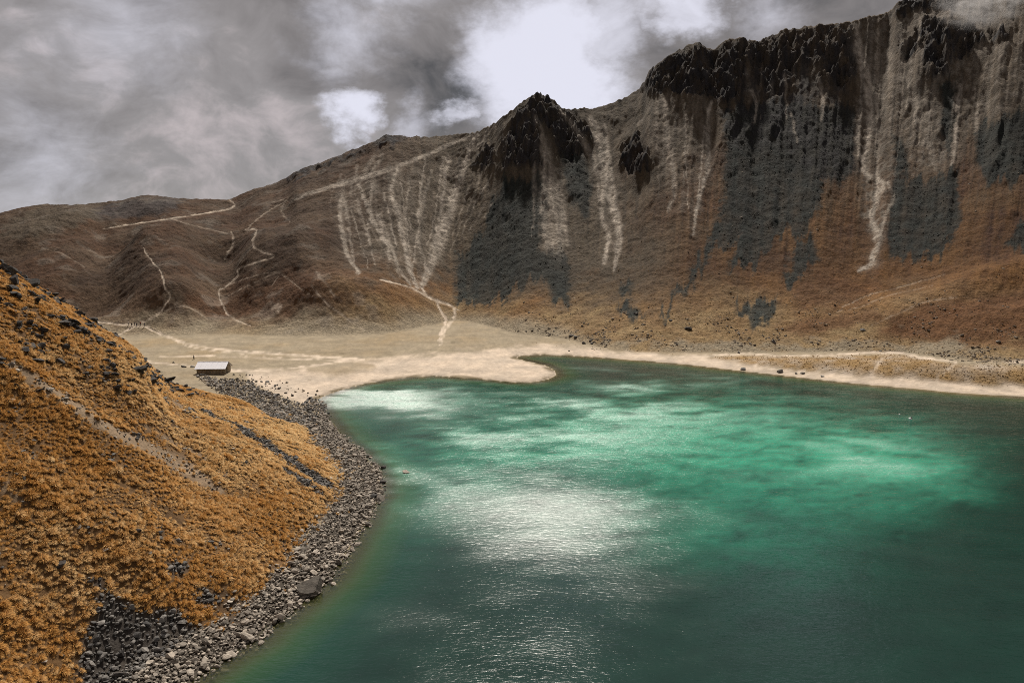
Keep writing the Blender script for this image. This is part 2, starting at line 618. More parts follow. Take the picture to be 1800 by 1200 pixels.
STONE_FIELDS = [
    [(890, 318), (952, 310), (962, 350), (945, 430), (1000, 436), (1002, 540), (972, 536), (962, 492), (932, 494), (900, 508), (882, 528), (842, 538), (800, 534), (802, 452), (846, 412), (868, 350)],
    [(985, 262), (1022, 262), (1042, 330), (1036, 372), (1012, 370), (990, 310)],
    [(1270, 190), (1330, 180), (1420, 180), (1500, 175), (1502, 300), (1475, 330), (1455, 300), (1440, 370), (1405, 420), (1388, 400), (1345, 440), (1320, 470), (1276, 476), (1300, 420), (1258, 440), (1216, 500), (1162, 560), (1158, 548), (1210, 488), (1258, 400), (1272, 330), (1276, 250)],
    [(1395, 424), (1428, 416), (1440, 450), (1412, 484), (1400, 502), (1376, 502), (1388, 460)],
    [(1572, 322), (1600, 306), (1640, 308), (1684, 292), (1688, 400), (1664, 438), (1620, 462), (1588, 452), (1560, 455), (1564, 400)],
    [(1290, 545), (1320, 532), (1366, 527), (1368, 552), (1346, 570), (1340, 584), (1322, 584), (1318, 562), (1296, 560)],
    [(1716, 226), (1760, 206), (1830, 190), (1830, 300), (1780, 320), (1740, 330), (1718, 296)],
    [(1086, 545), (1108, 535), (1132, 545), (1124, 560), (1096, 562)],
    [(1090, 498), (1112, 500), (1108, 524), (1088, 522)],
    [(1762, 425), (1800, 396), (1850, 390), (1850, 430), (1790, 440)],
    [(1570, 240), (1586, 240), (1600, 300), (1576, 322)],
    [(1652, 150), (1680, 140), (1676, 230), (1668, 280), (1658, 240)],
]
BEIGE = [  # broad pale scree faces
    [(1484, 48), (1565, 24), (1640, 18), (1720, 20), (1900, 60), (1900, 160), (1790, 190), (1730, 215), (1700, 230), (1688, 280), (1650, 305), (1606, 300), (1588, 238), (1572, 250), (1584, 330), (1570, 400), (1540, 440), (1522, 400), (1512, 310), (1508, 210), (1504, 130)],
    [(1130, 168), (1240, 162), (1262, 190), (1256, 260), (1240, 330), (1215, 400), (1190, 360), (1168, 330), (1150, 260), (1120, 200)],
    [(940, 255), (965, 240), (985, 300), (1002, 430), (985, 440), (960, 430), (945, 440), (952, 340)],
    [(1040, 205), (1066, 215), (1086, 300), (1095, 400), (1088, 450), (1062, 440), (1046, 330), (1040, 270)],
    [(590, 335), (650, 315), (720, 300), (800, 280), (830, 250), (826, 300), (800, 370), (782, 440), (762, 500), (730, 505), (690, 470), (640, 440), (600, 400)],
    [(1395, 118), (1455, 110), (1470, 130), (1452, 200), (1440, 215), (1436, 150), (1405, 140)],
]
SCREE_LINES = [
    ([(600, 345, 3), (598, 380, 3), (606, 430, 4), (615, 455, 3), (632, 480, 2)], 0.8),
    ([(655, 325, 3), (650, 375, 3), (668, 410, 3), (690, 440, 3), (702, 475, 2), (722, 500, 2)], 0.75),
    ([(697, 295, 3), (689, 340, 3), (700, 372, 4), (712, 430, 3), (720, 470, 4), (734, 505, 3)], 0.9),
    ([(838, 238, 4), (826, 262, 5), (806, 320, 6), (790, 370, 9), (770, 430, 10), (752, 480, 6), (742, 505, 3)], 0.85),
    ([(760, 300, 2), (745, 350, 3), (735, 420, 3), (748, 470, 2), (740, 500, 2)], 0.6),
    ([(720, 320, 2), (712, 400, 2), (730, 460, 2)], 0.45),
    ([(840, 236, 3), (800, 250, 3), (760, 268, 3), (700, 292, 3), (640, 312, 4), (560, 335, 3), (520, 350, 2)], 0.8),
    ([(870, 222, 3), (850, 240, 3), (838, 262, 3)], 0.6),
    ([(942, 205, 3), (955, 245, 4), (963, 290, 9), (975, 370, 16), (978, 430, 18)], 0.6),
    ([(960, 300, 4), (955, 360, 4), (962, 440, 3)], 0.55),
    ([(990, 370, 3), (998, 430, 3)], 0.5),
    ([(985, 195, 3), (1010, 225, 4), (1030, 255, 5), (1050, 300, 6)], 0.65),
    ([(1040, 212, 6), (1056, 250, 8), (1068, 310, 8), (1080, 370, 7), (1089, 410, 6), (1084, 450, 4), (1078, 476, 2)], 0.9),
    ([(1062, 330, 4), (1058, 380, 4), (1070, 420, 4), (1062, 462, 3)], 0.85),
    ([(1168, 175, 3), (1172, 240, 5), (1186, 320, 4), (1175, 372, 3)], 0.6),
    ([(1250, 180, 2.5), (1243, 220, 3), (1246, 280, 3.5), (1238, 320, 3), (1226, 365, 2.5), (1218, 412, 2)], 0.95),
    ([(1505, 48, 4), (1512, 90, 7), (1524, 140, 7), (1530, 200, 6), (1526, 250, 5), (1518, 280, 4), (1522, 305, 4), (1552, 322, 4), (1540, 350, 5), (1532, 385, 4), (1542, 410, 6), (1536, 450, 5), (1530, 466, 4), (1508, 476, 2)], 1.0),
    ([(1512, 200, 3), (1508, 250, 3), (1518, 300, 3)], 0.8),
    ([(1560, 320, 3), (1570, 350, 3), (1556, 380, 3), (1548, 420, 2)], 0.7),
    ([(1690, 150, 3), (1682, 220, 4), (1680, 260, 3), (1672, 290, 2)], 0.8),
    ([(1600, 110, 5), (1606, 160, 6), (1620, 220, 6), (1640, 280, 6)], 0.45),
    ([(1720, 180, 3), (1716, 230, 3)], 0.5),
    ([(1390, 200, 2), (1402, 250, 1.5)], 0.7),
    ([(1440, 140, 3), (1446, 180, 3), (1444, 212, 2)], 0.7),
    ([(1322, 160, 3), (1330, 190, 2), (1326, 215, 2)], 0.7),
]
def rivulets(top, bottom, n, seed, w=1.7, s=0.6, bend=10):
    """thin runs of pale gravel from points along one line to points along another"""
    rg = np.random.default_rng(seed)
    T_, B_ = np.array(top, float), np.array(bottom, float)
    tt, tb = np.linspace(0, 1, len(T_)), np.linspace(0, 1, len(B_))
    for i in range(n):
        u = rg.uniform(0, 1)
        v = np.clip(u + rg.normal(0, 0.12), 0, 1)
        a = np.array([np.interp(u, tt, T_[:, 0]), np.interp(u, tt, T_[:, 1])])
        b = np.array([np.interp(v, tb, B_[:, 0]), np.interp(v, tb, B_[:, 1])])
        e = rg.uniform(0.45, 1.0)
        st = rg.uniform(0.0, 0.45)
        pts = []
        wi = w * (0.5 + 1.6 * rg.random() ** 3)
        for q in np.linspace(st, e, 7):
            p = a + (b - a) * q
            pts.append((p[0] + bend * 0.15 * math.sin(q * 4 + i) + rg.normal(0, 0.9), p[1], wi * (1.7 - 1.1 * q)))
        SCREE_LINES.append((pts, s * rg.uniform(0.5, 1.2)))


rivulets([(600, 335), (640, 318), (700, 296), (770, 266), (838, 240)], [(628, 480), (700, 490), (730, 502), (745, 504), (770, 470)], 20, 1, 1.5, 0.68)
rivulets([(838, 262), (870, 300), (900, 310)], [(775, 470), (800, 440), (830, 420)], 6, 2, 1.4, 0.5)
rivulets([(940, 230), (960, 250)], [(935, 440), (1000, 440)], 6, 3, 1.7, 0.6)
rivulets([(1036, 205), (1064, 212)], [(1048, 440), (1096, 440)], 5, 4, 1.8, 0.8)
rivulets([(1130, 175), (1180, 168), (1245, 178)], [(1150, 340), (1180, 380), (1225, 400)], 6, 5, 1.6, 0.6)
rivulets([(1500, 50), (1560, 40), (1620, 30)], [(1515, 330), (1545, 400), (1575, 330)], 5, 6, 1.7, 0.6)
rivulets([(1560, 60), (1640, 150), (1790, 60)], [(1590, 250), (1640, 300), (1720, 230)], 8, 7, 1.7, 0.45)
rivulets([(1300, 110), (1400, 100), (1480, 90)], [(1310, 220), (1400, 240), (1480, 230)], 6, 8, 1.6, 0.4)
rivulets([(560, 310), (700, 250)], [(560, 400), (640, 330)], 8, 9, 1.8, 0.35)
TRAILS = [
    ([(406, 352, 2), (412, 360, 2), (400, 368, 2), (340, 378, 2), (260, 390, 1.5), (180, 402, 1.5)], 0.85),
    ([(252, 436, 1.5), (268, 458, 1.8), (284, 480, 1.8), (290, 505, 2), (298, 522, 2), (285, 545, 2), (262, 560, 3), (238, 570, 4)], 0.85),
    ([(170, 565, 2), (215, 570, 3), (240, 572, 4), (262, 573, 3)], 0.9),
    ([(240, 572, 3), (205, 590, 2), (180, 605, 2)], 0.8),
    ([(255, 573, 2), (285, 588, 2.6), (340, 606, 2.6), (420, 617, 2.6), (520, 624, 2.6), (640, 632, 2.6)], 0.9),
    ([(270, 576, 1.2), (300, 594, 1.2), (345, 612, 1.2), (430, 622, 1)], 0.6),
    ([(280, 626, 1.6), (400, 626, 1.6), (500, 630, 1.6), (620, 634, 1.6)], 0.85),
    ([(260, 636, 2), (345, 644, 2), (410, 651, 3), (470, 650, 2.6), (540, 644, 2.4), (600, 635, 2.4), (640, 633, 2)], 0.9),
    ([(408, 408, 2), (410, 430, 2.5), (400, 446, 2.5), (394, 455, 1.5)], 0.6),
    ([(432, 404, 2), (452, 404, 2), (444, 425, 2.5), (455, 440, 2.5), (482, 450, 2), (452, 460, 2.5), (420, 472, 2), (418, 486, 2), (395, 505, 2), (384, 512, 2), (394, 540, 2), (410, 560, 2), (440, 572, 1.6)], 0.75),
    ([(548, 502, 1.5), (570, 528, 2), (600, 552, 2), (640, 580, 1.5)], 0.55),
    ([(668, 491, 1.6), (705, 500, 2), (736, 512, 3), (762, 526, 3.4), (790, 536, 3.4), (800, 546, 3), (796, 562, 3), (782, 580, 4), (774, 604, 4)], 0.95),
    ([(768, 530, 3), (776, 548, 3), (784, 562, 3.5), (778, 580, 3.5), (772, 600, 4)], 0.95),
    ([(742, 506, 2.5), (748, 516, 3)], 0.9),
    ([(790, 537, 1.5), (808, 545, 1.2)], 0.8),
    ([(480, 355, 2), (500, 352, 2), (495, 372, 2), (510, 390, 1.5)], 0.4),
    ([(390, 525, 1), (440, 500, 1.5), (490, 478, 1.5), (480, 502, 1.2)], 0.4),
    ([(560, 480, 3), (580, 510, 2.5), (600, 530, 1.5)], 0.35),
    ([(480, 540, 5), (492, 536, 5), (490, 548, 3)], 0.45),
    ([(1480, 540, 1), (1530, 518, 1.4), (1600, 500, 1.2), (1660, 482, 1.2)], 0.35),
    ([(1470, 548, 1.2), (1510, 540, 1.4), (1560, 520, 1.2), (1640, 502, 1)], 0.35),
    ([(1530, 572, 1.5), (1580, 550, 2), (1630, 530, 1.6), (1700, 520, 1)], 0.3),
    ([(505, 352, 1.6), (470, 372, 1.6), (445, 392, 1.6), (434, 404, 1.8)], 0.55),
    ([(300, 384, 1.4), (340, 396, 1.4), (400, 410, 1.4)], 0.35),
    ([(392, 506, 1.4), (430, 490, 1.4), (484, 478, 1.6), (520, 500, 1.4), (550, 522, 1.2)], 0.45),
    ([(290, 546, 2.0), (326, 538, 2.0), (364, 560, 1.4)], 0.35),
    ([(556, 478, 2.0), (566, 492, 2.4), (584, 512, 1.6)], 0.45),
    ([(60, 432, 1.2), (110, 446, 1.4), (150, 470, 1.2)], 0.3),
    # paths round the low peninsula on the far shore
    ([(1050, 617, 1.6), (1100, 621, 2), (1160, 625, 2.4), (1230, 626, 2.6), (1300, 622, 2.2), (1380, 625, 2.2), (1450, 624, 2.4), (1520, 620, 3), (1580, 620, 3), (1620, 628, 3), (1680, 637, 3)], 0.95),
    ([(1215, 627, 3), (1250, 634, 3), (1320, 642, 3), (1400, 653, 3), (1450, 658, 3), (1520, 661, 2.6), (1600, 668, 2.6), (1700, 675, 2.6), (1850, 678, 2.8)], 1.0),
    ([(1680, 638, 3), (1665, 650, 3), (1645, 664, 3.5)], 0.7),
    ([(1550, 632, 3), (1540, 645, 4), (1532, 655, 4)], 0.5),
    ([(1740, 634, 3), (1800, 636, 5), (1850, 638, 4)], 0.6),
]


def paint_far(X, Y, Z, seg, T, crag_wall):
    px, py = proj(X, Y, Z)
    sh = X.shape
    sd = np.full(sh, 60.0)
    m0 = seg == 0
    sd[m0] = lake_sd(X[m0], Y[m0])
    n1 = fbm(X / 30, Y / 30, 4, 101)
    n2 = fbm(X / 9, Y / 9, 4, 103)
    n3 = fbm(X / 3.0, Y / 3.0, 3, 105)
    streak = fbm(X / Y * 95.0, T * 3.0 + 0.15 * n1, 4, 107)
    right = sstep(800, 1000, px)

    def L(a, b, f):
        f = np.clip(f, 0, 1)[..., None]
        return a * (1 - f) + b * f
    # grass of hills and wall
    hill = L(C_HILL, C_HILL2, 0.38 + 0.6 * n1 + 0.15 * n2)
    hill = L(hill, C_RUST, 0.5 * sstep(-0.1, 0.5, fbm(X / 40, Y / 40, 3, 111)))
    wall = L(C_ORANGE, C_RUST, 0.42 + 0.6 * n1 + 0.35 * streak)
    wall = L(wall, C_TAN, sstep(470, 580, py + 40 * n1) * (0.75 + 0.3 * n2))
    st2 = fbm(X / Y * 230.0 + 0.5 * n2, T * 5.0, 4, 109) * (seg == 1) * sstep(600, 760, px) * sstep(0.18, 0.45, T)
    # grey ash slopes in the middle of the wall
    ash = sstep(560, 620, px) * (1 - sstep(1030, 1300, px + 80 * n1)) * (1 - sstep(440, 540, py + 30 * n2 - (px - 800) * 0.12))
    mid = L(wall, C_GREY, 0.9 * ash)
    col = L(hill, mid, sstep(560, 720, px + 50 * n1 + (py - 450) * 0.4))
    # bare grey-brown ground high on the wall
    col = L(col, C_GREY * np.array((1.0, 0.97, 0.95)), 0.85 * (1 - sstep(190, 400, py + 50 * n1 + 40 * streak)) * sstep(700, 900, px))
    # rusty red hollows at the right foot
    rh = poly_mask(px + 14 * n2, py + 8 * n2, [(1550, 560), (1640, 530), (1850, 505), (1850, 600), (1690, 612), (1600, 600), (1545, 592)], 16)
    rh = np.maximum(rh, 0.8 * poly_mask(px + 10 * n2, py + 6 * n2, [(1360, 575), (1440, 555), (1540, 545), (1560, 556), (1480, 580), (1400, 592)], 9))
    rh = np.maximum(rh, 0.75 * poly_mask(px + 14 * n2, py + 10 * n2, [(1390, 500), (1460, 480), (1560, 500), (1500, 535), (1400, 552)], 16))
    col = L(col, C_RUST * 1.05, rh * 0.85)
    # flats, sand
    fl = L(C_FLAT, C_TAN, 0.12 + 0.5 * n1)
    fl = L(fl, C_FLAT * 0.8, sstep(0.0, 0.5, n2) * 0.5)
    # grass of the low peninsula
    pen = poly_mask(px, py + 2.0 * n2, [(1240, 629), (1300, 625), (1450, 628), (1520, 624), (1590, 624), (1640, 634), (1700, 642), (1850, 645), (1850, 675), (1700, 672), (1600, 665), (1500, 658), (1430, 652), (1320, 638)], 3)
    fl = L(fl, L(C_TAN * np.array((1.05, 0.95, 0.8)), C_SAND * 0.8, 0.30 + 0.9 * n2), pen)
    sandm = poly_mask(px + 10 * n2, py + 5 * n2, [(430, 652), (520, 650), (600, 640), (650, 632), (760, 624), (880, 613), (960, 606), (1040, 612), (1060, 617), (1240, 627), (1400, 655), (1850, 682), (1850, 720), (1000, 640), (990, 680), (560, 720), (480, 690), (440, 672)], 7)
    sandm = np.maximum(sandm, (1 - sstep(3, 7, sd)) * (1 - pen) * sstep(560, 600, px))
    # patch of dry grass in the sand
    sandm = sandm * (1 - 0.8 * poly_mask(px + 8 * n2, py + 4 * n2, [(540, 645), (610, 633), (660, 640), (650, 652), (590, 660), (545, 656)], 5))
    sand = L(C_SAND, C_SAND * np.array((1.18, 1.15, 1.12)), 0.5 + 0.8 * n2)
    fl = L(fl, sand, sandm)
    # tide line: damp dark weed just above the water
    tide = (sstep(0.0, 0.4, sd) * (1 - sstep(1.2, 3.2 + 2.0 * n2, sd))) * (0.35 + 0.65 * sstep(0.0, 0.4, n2 + 0.2)) * (1 - 0.7 * sstep(990, 1040, px))
    fl = L(fl, np.array((0.115, 0.088, 0.045)), 0.95 * tide)
    fl = L(fl, C_BED * 0.9, (1 - sstep(-0.6, 0.3, sd)))
    bl = sstep(0, 0.035 + 0.09 * (1 - sstep(500, 800, px)), T + 0.03 * n2 + 0.02 * n1)
    bl = np.where(seg == 0, 0.0, bl)
    foot_tan = L(fl, col, bl)
    col = foot_tan
    # pale flats climb a little up the foot in the middle
    up = (1 - sstep(0.02, 0.09, T + 0.03 * n1)) * sstep(420, 520, px) * (1 - sstep(960, 1060, px)) * (seg == 1)
    col = L(col, C_FLAT * 1.02, up * 0.85)
    # pale scree
    wx, wy = px + 9 * n2 + 3 * n3, py + 22 * streak + 6 * n3
    for i, b in enumerate(BEIGE):
        m = poly_mask(wx, wy, b, 10) * (0.25 + 0.75 * sstep(-0.3, 0.4, 0.6 * streak + 0.7 * n3 + 0.6 * n2))
        tone = C_SCREE * (0.62 if i in (0, 5) else 0.68) * np.array((1.0, 0.97, 0.94))
        col = L(col, tone, m * (0.90 if i == 0 else 0.45))
    # fields of dark stones with fingered lower edges
    stone = np.zeros(sh)
    for b in STONE_FIELDS:
        stone = np.maximum(stone, poly_mask(px + 4 * n3 + 5 * n2 + 3 * streak, py + 20 * streak + 5 * n3, b, 6))
    stone = stone * (seg > 0)
    col = L(col, C_STONE * (1 + 0.25 * n3[..., None]), stone * np.clip(0.93 + 0.12 * n2 + 0.1 * streak, 0, 1))
    # crags
    crag = np.concatenate([np.zeros((int((seg[:, 0] == 0).sum()), sh[1])), crag_wall, np.zeros((int((seg[:, 0] == 2).sum()), sh[1]))])
    col = L(col, C_ROCK * (1 + 0.5 * n3[..., None]), crag * np.clip(0.80 + 0.5 * n2 + 0.45 * n3 - 0.32 * sstep(1290, 1340, px) * (1 - sstep(1500, 1540, px)), 0.15, 1))
    dk = poly_mask(px + 14 * n2, py + 12 * n2, [(1262, 190), (1300, 120), (1330, 90), (1500, 60), (1506, 300), (1440, 320), (1380, 260), (1290, 260)], 14)
    col = L(col, C_ROCK * 1.1, dk * np.clip(0.50 + 0.6 * n2 + 0.5 * streak, 0.05, 0.8) * (seg > 0))
    lr = poly_mask(px + 10 * n2, py + 6 * n2, [(150, 376), (190, 362), (235, 348), (300, 346), (325, 352), (310, 366), (240, 384), (190, 384)], 6)
    col = L(col, C_ROCK * 1.4, lr * 0.7)
    lg = poly_mask(px + 12 * n2, py + 8 * n2, [(0, 396), (60, 364), (180, 356), (170, 378), (130, 402), (40, 420), (0, 425)], 9)
    col = L(col, C_GREY * 0.9, lg * 0.7)
    # scree runs and trails
    wl = px + 2.6 * n2 + 0.9 * n3
    scr = np.zeros(sh)
    for pts, s in SCREE_LINES:
        m = line_mask(wl, py, [(a, b, c * 1.25) for a, b, c in pts], 0.3)
        scr = np.maximum(scr, m * s)
        col = L(col, C_SCREE * 1.02, m * s * np.clip(0.8 + 0.6 * n3 + 0.35 * n2, 0.2, 1.1))
        if len(pts) != 7:
            hal = line_mask(wx, py, [(a, b, c * 3.2) for a, b, c in pts], 0.0)
            col = L(col, C_SCREE * 0.8, hal * s * 0.26 * (0.7 + streak))
    tr = np.zeros(sh)
    for pts, s in TRAILS:
        tr = np.maximum(tr, line_mask(px + 2.6 * n2 + 1.2 * n3, py + 0.7 * n3, [(a, b, c * 0.8) for a, b, c in pts], 0.4) * min(1.0, s * 1.12) * np.clip(0.85 + 0.5 * n2 + 0.3 * n3, 0.25, 1.0))
    col = L(col, C_TRAIL, tr * (0.9 + 0.35 * n3))
    # pale worn patches on the hills
    worn = sstep(0.25, 0.7, fbm(X / 14, Y / 14, 4, 121)) * (seg == 1) * (1 - sstep(650, 760, px))
    col = L(col, C_SCREE * 0.6, worn * 0.32)
    col = col * (1 + 0.08 * n2 + 0.12 * n3 + 0.38 * st2)[..., None]
    # shade of the wall put into its colour, deeper at right, less on trails
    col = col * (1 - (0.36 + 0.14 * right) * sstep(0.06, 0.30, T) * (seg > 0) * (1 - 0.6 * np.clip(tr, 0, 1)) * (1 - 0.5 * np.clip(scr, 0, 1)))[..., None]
    return np.clip(col, 0.012, 0.75), px, py, stone, crag, sd, pen, tr


def terrain_material():
    m, k = new_mat('crater_ground')
    out = k.n('ShaderNodeOutputMaterial')
    b = k.n('ShaderNodeBsdfPrincipled')
    b.inputs['Roughness'].default_value = 0.95
    b.inputs['Specular IOR Level'].default_value = 0.15
    at = k.n('ShaderNodeAttribute', attribute_name='cover_color')
    gr = k.n('ShaderNodeAttribute', attribute_name='grit').outputs['Fac']
    pos = k.n('ShaderNodeNewGeometry').outputs['Position']
    a = k.noise(pos, 0.9, 6, 0.68)
    c = k.noise(pos, 0.16, 5, 0.6)
    f1 = k.mapr(a, 0.30, 0.72, 0.62, 1.45, smooth=False)
    f2 = k.mapr(c, 0.3, 0.7, 0.85, 1.16, smooth=False)
    f1 = k.math('ADD', 1.0, k.math('MULTIPLY', k.math('SUBTRACT', f1, 1.0), gr))
    col = k.mix(1.0, at.outputs['Color'], k.math('MULTIPLY', f1, f2), 'MULTIPLY')
    k.l(col, b.inputs['Base Color'])
    bp = k.n('ShaderNodeBump')
    bp.inputs['Strength'].default_value = 1.0
    k.l(k.math('MULTIPLY', a, gr), bp.inputs['Height'])
    bp.inputs['Distance'].default_value = 0.9
    k.l(bp.outputs[0], b.inputs['Normal'])
    k.l(b.outputs[0], out.inputs[0])
    return m


FX, FY, FZ, FSEG, FT, FCRAG = far_terrain()
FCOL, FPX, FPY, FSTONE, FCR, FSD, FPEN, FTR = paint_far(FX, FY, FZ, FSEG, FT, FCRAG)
MAT_TERRAIN = terrain_material()
nr, nc = FX.shape
me = np_mesh('crater_terrain', np.stack([FX.ravel(), FY.ravel(), FZ.ravel()], 1), grid_faces(nr, nc))
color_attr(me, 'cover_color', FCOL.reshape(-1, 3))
grit = np.where(FSEG == 0, 0.35 + 0.5 * FPEN, 1.0) * (1 - 0.75 * np.clip(FTR, 0, 1))
grit = grit * np.where((FSEG == 0) & (FSD < 1), 0.3, 1.0)
float_attr(me, 'grit', grit.ravel())
terr = add_obj('crater_terrain', me, MAT_TERRAIN)
tag(terr, 'steep brown crater wall with scree runs above tan flats and sandy beach', 'terrain', kind='structure')


def far_point(px, py):
    """nearest terrain vertex that shows at this pixel"""
    d2 = (FPX - px) ** 2 + (FPY - py) ** 2
    m = d2 < 3.0 ** 2
    if not m.any():
        i = np.unravel_index(np.argmin(d2), d2.shape)
    else:
        yy = np.where(m, FY, 1e9)
        y0 = yy.min()
        i = np.unravel_index(np.argmin(np.where(m & (FY < y0 + 8), d2, 1e9)), d2.shape)
    return Vector((FX[i], FY[i], FZ[i]))


# ------------------------------------------------------------------ near hillside on the left
SIL = [(-500, 250), (-250, 330), (-100, 408), (0, 462), (30, 482), (60, 498), (100, 527), (150, 558), (200, 590), (250, 622), (300, 655), (350, 680), (420, 706), (480, 735), (520, 760), (570, 790), (615, 822), (640, 850)]
BASE = near_d[:-4] + [(-50, 178), (-62, 194), (-82, 210), (-112, 228), (-165, 258), (-260, 300), (-420, 330)]
BASE_POLY = BASE + [(-420, -60), (-24, -60)]
_sa, _se = ae(*np.array(SIL, float).T)


def hill_raw(x, y):
    d = sdf(x, y, BASE_POLY)
    band = 7.0 + 2.5 * fbm(x / 20, y / 20, 2, 131)
    z = np.where(d > 0, 0.02 + 0.11 * np.minimum(d, band) + 0.66 * np.maximum(d - band, 0), 0.25 * d)
    # soften the knee between stone belt and slope
    z = z - 0.6 * np.exp(-((d - band - 1.5) / 3.0) ** 2) * (d > 0)
    z = np.where(z > 52, 52 + (z - 52) * 0.4, z)
    return z, d, band


def _fit_k():
    aa = np.linspace(-1.3, -0.2, 90)
    YY = np.linspace(45, 300, 240)
    X = aa[:, None] * YY[None, :]
    Yg = np.broadcast_to(YY[None, :], X.shape)
    z, d, _ = hill_raw(X, Yg)
    tgt = np.interp(aa, _sa, _se)
    ks = []
    for i in range(len(aa)):
        lo, hi = 0.3, 2.5
        for _ in range(30):
            mk = 0.5 * (lo + hi)
            zz = np.where(z[i] > 1.2, 1.2 + (z[i] - 1.2) * mk, z[i])
            e = ((zz - HC) / YY).max()
            if e > tgt[i]:
                hi = mk
            else:
                lo = mk
        ks.append(mk)
    ks = np.array(ks)
    ks[aa > -0.26] = ks[aa <= -0.26][-1]
    ks = np.convolve(np.pad(ks, 3, mode='edge'), np.ones(7) / 7, 'valid')
    return aa, np.clip(ks, 0.6, 1.7)


KA, KV = _fit_k()


def hill_z(x, y):
    z, d, band = hill_raw(x, y)
    a = x / np.maximum(y, 20)
    kk = np.interp(a, KA, KV)
    z = np.where(z > 1.2, 1.2 + (z - 1.2) * kk, z)
    sl = sstep(4, 16, d)
    z = z + sl * (0.55 * fbm(x / 13, y / 13, 3, 141) + 0.20 * fbm(x / 3.0, y / 3.0, 3, 143)) + 0.10 * fbm(x / 1.7, y / 1.7, 2, 145)
    return z, d, band


GX = np.arange(-230, -14, 0.85)
GY = np.arange(-20, 285, 0.85)
HX, HY = np.meshgrid(GX, GY)
HZ, HD, HB = hill_z(HX.ravel(), HY.ravel())
HZ, HD, HB = HZ.reshape(HX.shape), HD.reshape(HX.shape), HB.reshape(HX.shape)

N_SOIL = [
    ([(-20, 618, 8), (60, 668, 10), (150, 728, 11), (230, 772, 12), (310, 812, 15), (350, 836, 16), (388, 862, 6)], 0.95),
    ([(230, 735, 3), (300, 775, 4), (350, 800, 5), (410, 838, 3)], 0.7),
    ([(-20, 830, 12), (10, 856, 12), (42, 890, 6)], 0.7),
    ([(290, 700, 5), (330, 722, 6), (370, 745, 3)], 0.55),
    ([(380, 735, 4), (430, 768, 4)], 0.4),
]
N_STRIP = [
    [(445, 764, 4), (470, 782, 7), (500, 803, 7), (530, 822, 8), (556, 840, 8), (582, 854, 5)],
    [(498, 823, 3), (520, 838, 4), (545, 856, 5), (566, 868, 4)],
    [(360, 722, 3), (400, 742, 3), (440, 762, 4)],
]
N_PATCH = [
    [(162, 1066), (176, 1036), (196, 1040), (232, 1066), (250, 1078), (308, 1068), (330, 1090), (352, 1108), (402, 1118), (420, 1130), (345, 1215), (250, 1260), (110, 1260), (138, 1170), (150, 1110)],
    [(338, 1024), (362, 1036), (388, 1050), (372, 1066), (346, 1062)],
    [(160, 1018), (182, 1016), (186, 1036), (164, 1036)],
    [(288, 990), (330, 985), (330, 1008), (296, 1012)],
]


def near_cover(x, y, z, d, band):
    px, py = proj(x, y, z)
    n2, n3 = fbm(x / 5, y / 5, 3, 151), fbm(x / 1.6, y / 1.6, 3, 153)
    soil = np.zeros(px.shape)
    for pts, s in N_SOIL:
        soil = np.maximum(soil, s * line_mask(px + 8 * n2 + 6 * n3, py + 6 * n2 + 4 * n3, pts, 0.4))
    strip = np.zeros(px.shape)
    for pts in N_STRIP:
        strip = np.maximum(strip, line_mask(px + 5 * n3, py + 5 * n2, pts, 0.5))
    patch = np.zeros(px.shape)
    for p in N_PATCH:
        patch = np.maximum(patch, poly_mask(px + 10 * n2 + 6 * n3, py + 8 * n2 + 6 * n3, p, 7))
    belt = 1 - sstep(-1.8, 2.2, d - band - 1.8 * n2 - 1.4 * n3)
    scat = sstep(0.42, 0.62, n2) * 0.5 * sstep(band, band + 4, d)
    return px, py, soil, strip, patch, belt, scat


NPX, NPY, NSOIL, NSTRIP, NPATCH, NBELT, NSCAT = near_cover(HX.ravel(), HY.ravel(), HZ.ravel(), HD.ravel(), HB.ravel())


def paint_near():
    n1 = fbm(HX.ravel() / 14, HY.ravel() / 14, 4, 161)
    n2 = fbm(HX.ravel() / 3, HY.ravel() / 3, 3, 163)
    earth = np.array((0.115, 0.064, 0.027)) * (1 + 0.25 * n1 + 0.2 * n2)[:, None]

    def L(a, b, f):
        f = np.clip(f, 0, 1)[:, None]
        return a * (1 - f) + b * f
    c = L(earth, np.array((0.27, 0.200, 0.135)), NSOIL * 0.8)
    c = L(c, np.array((0.045, 0.040, 0.036)), np.maximum(NSTRIP, NPATCH) * 0.95)
    c = L(c, np.array((0.060, 0.050, 0.040)), NBELT)
    c = L(c, C_BED, 1 - sstep(-0.8, 0.2, HD.ravel()))
    return np.clip(c, 0.015, 0.6)


MAT_NEAR = terrain_material()
MAT_NEAR.name = 'hillside_ground'
fc = grid_faces(*HX.shape)
zc = HZ.ravel()[fc].min(1)
dc = HD.ravel()[fc].max(1)
xc_, yc_ = HX.ravel()[fc].mean(1), HY.ravel()[fc].mean(1)
keep = (dc > -9) & ~((yc_ > 175) & (dc < -3))
me = np_mesh('grassy_hillside', np.stack([HX.ravel(), HY.ravel(), HZ.ravel()], 1), fc[keep])
color_attr(me, 'cover_color', paint_near())
float_attr(me, 'grit', np.full(HX.size, 0.45))
hill = add_obj('grassy_hillside', me, MAT_NEAR)
tag(hill, 'steep hillside of dry golden grass falling to the lake', 'hillside', kind='structure')


def near_point(px, py):
    a, e = ae(px, py)
    Y = np.linspace(40, 280, 2400)
    z, d, b = hill_z(a * Y, Y)
    zr = HC + e * Y
    hit = np.nonzero(z >= zr)[0]
    if len(hit) == 0:
        return None
    i = hit[0]
    return Vector((a * Y[i], Y[i], z[i]))


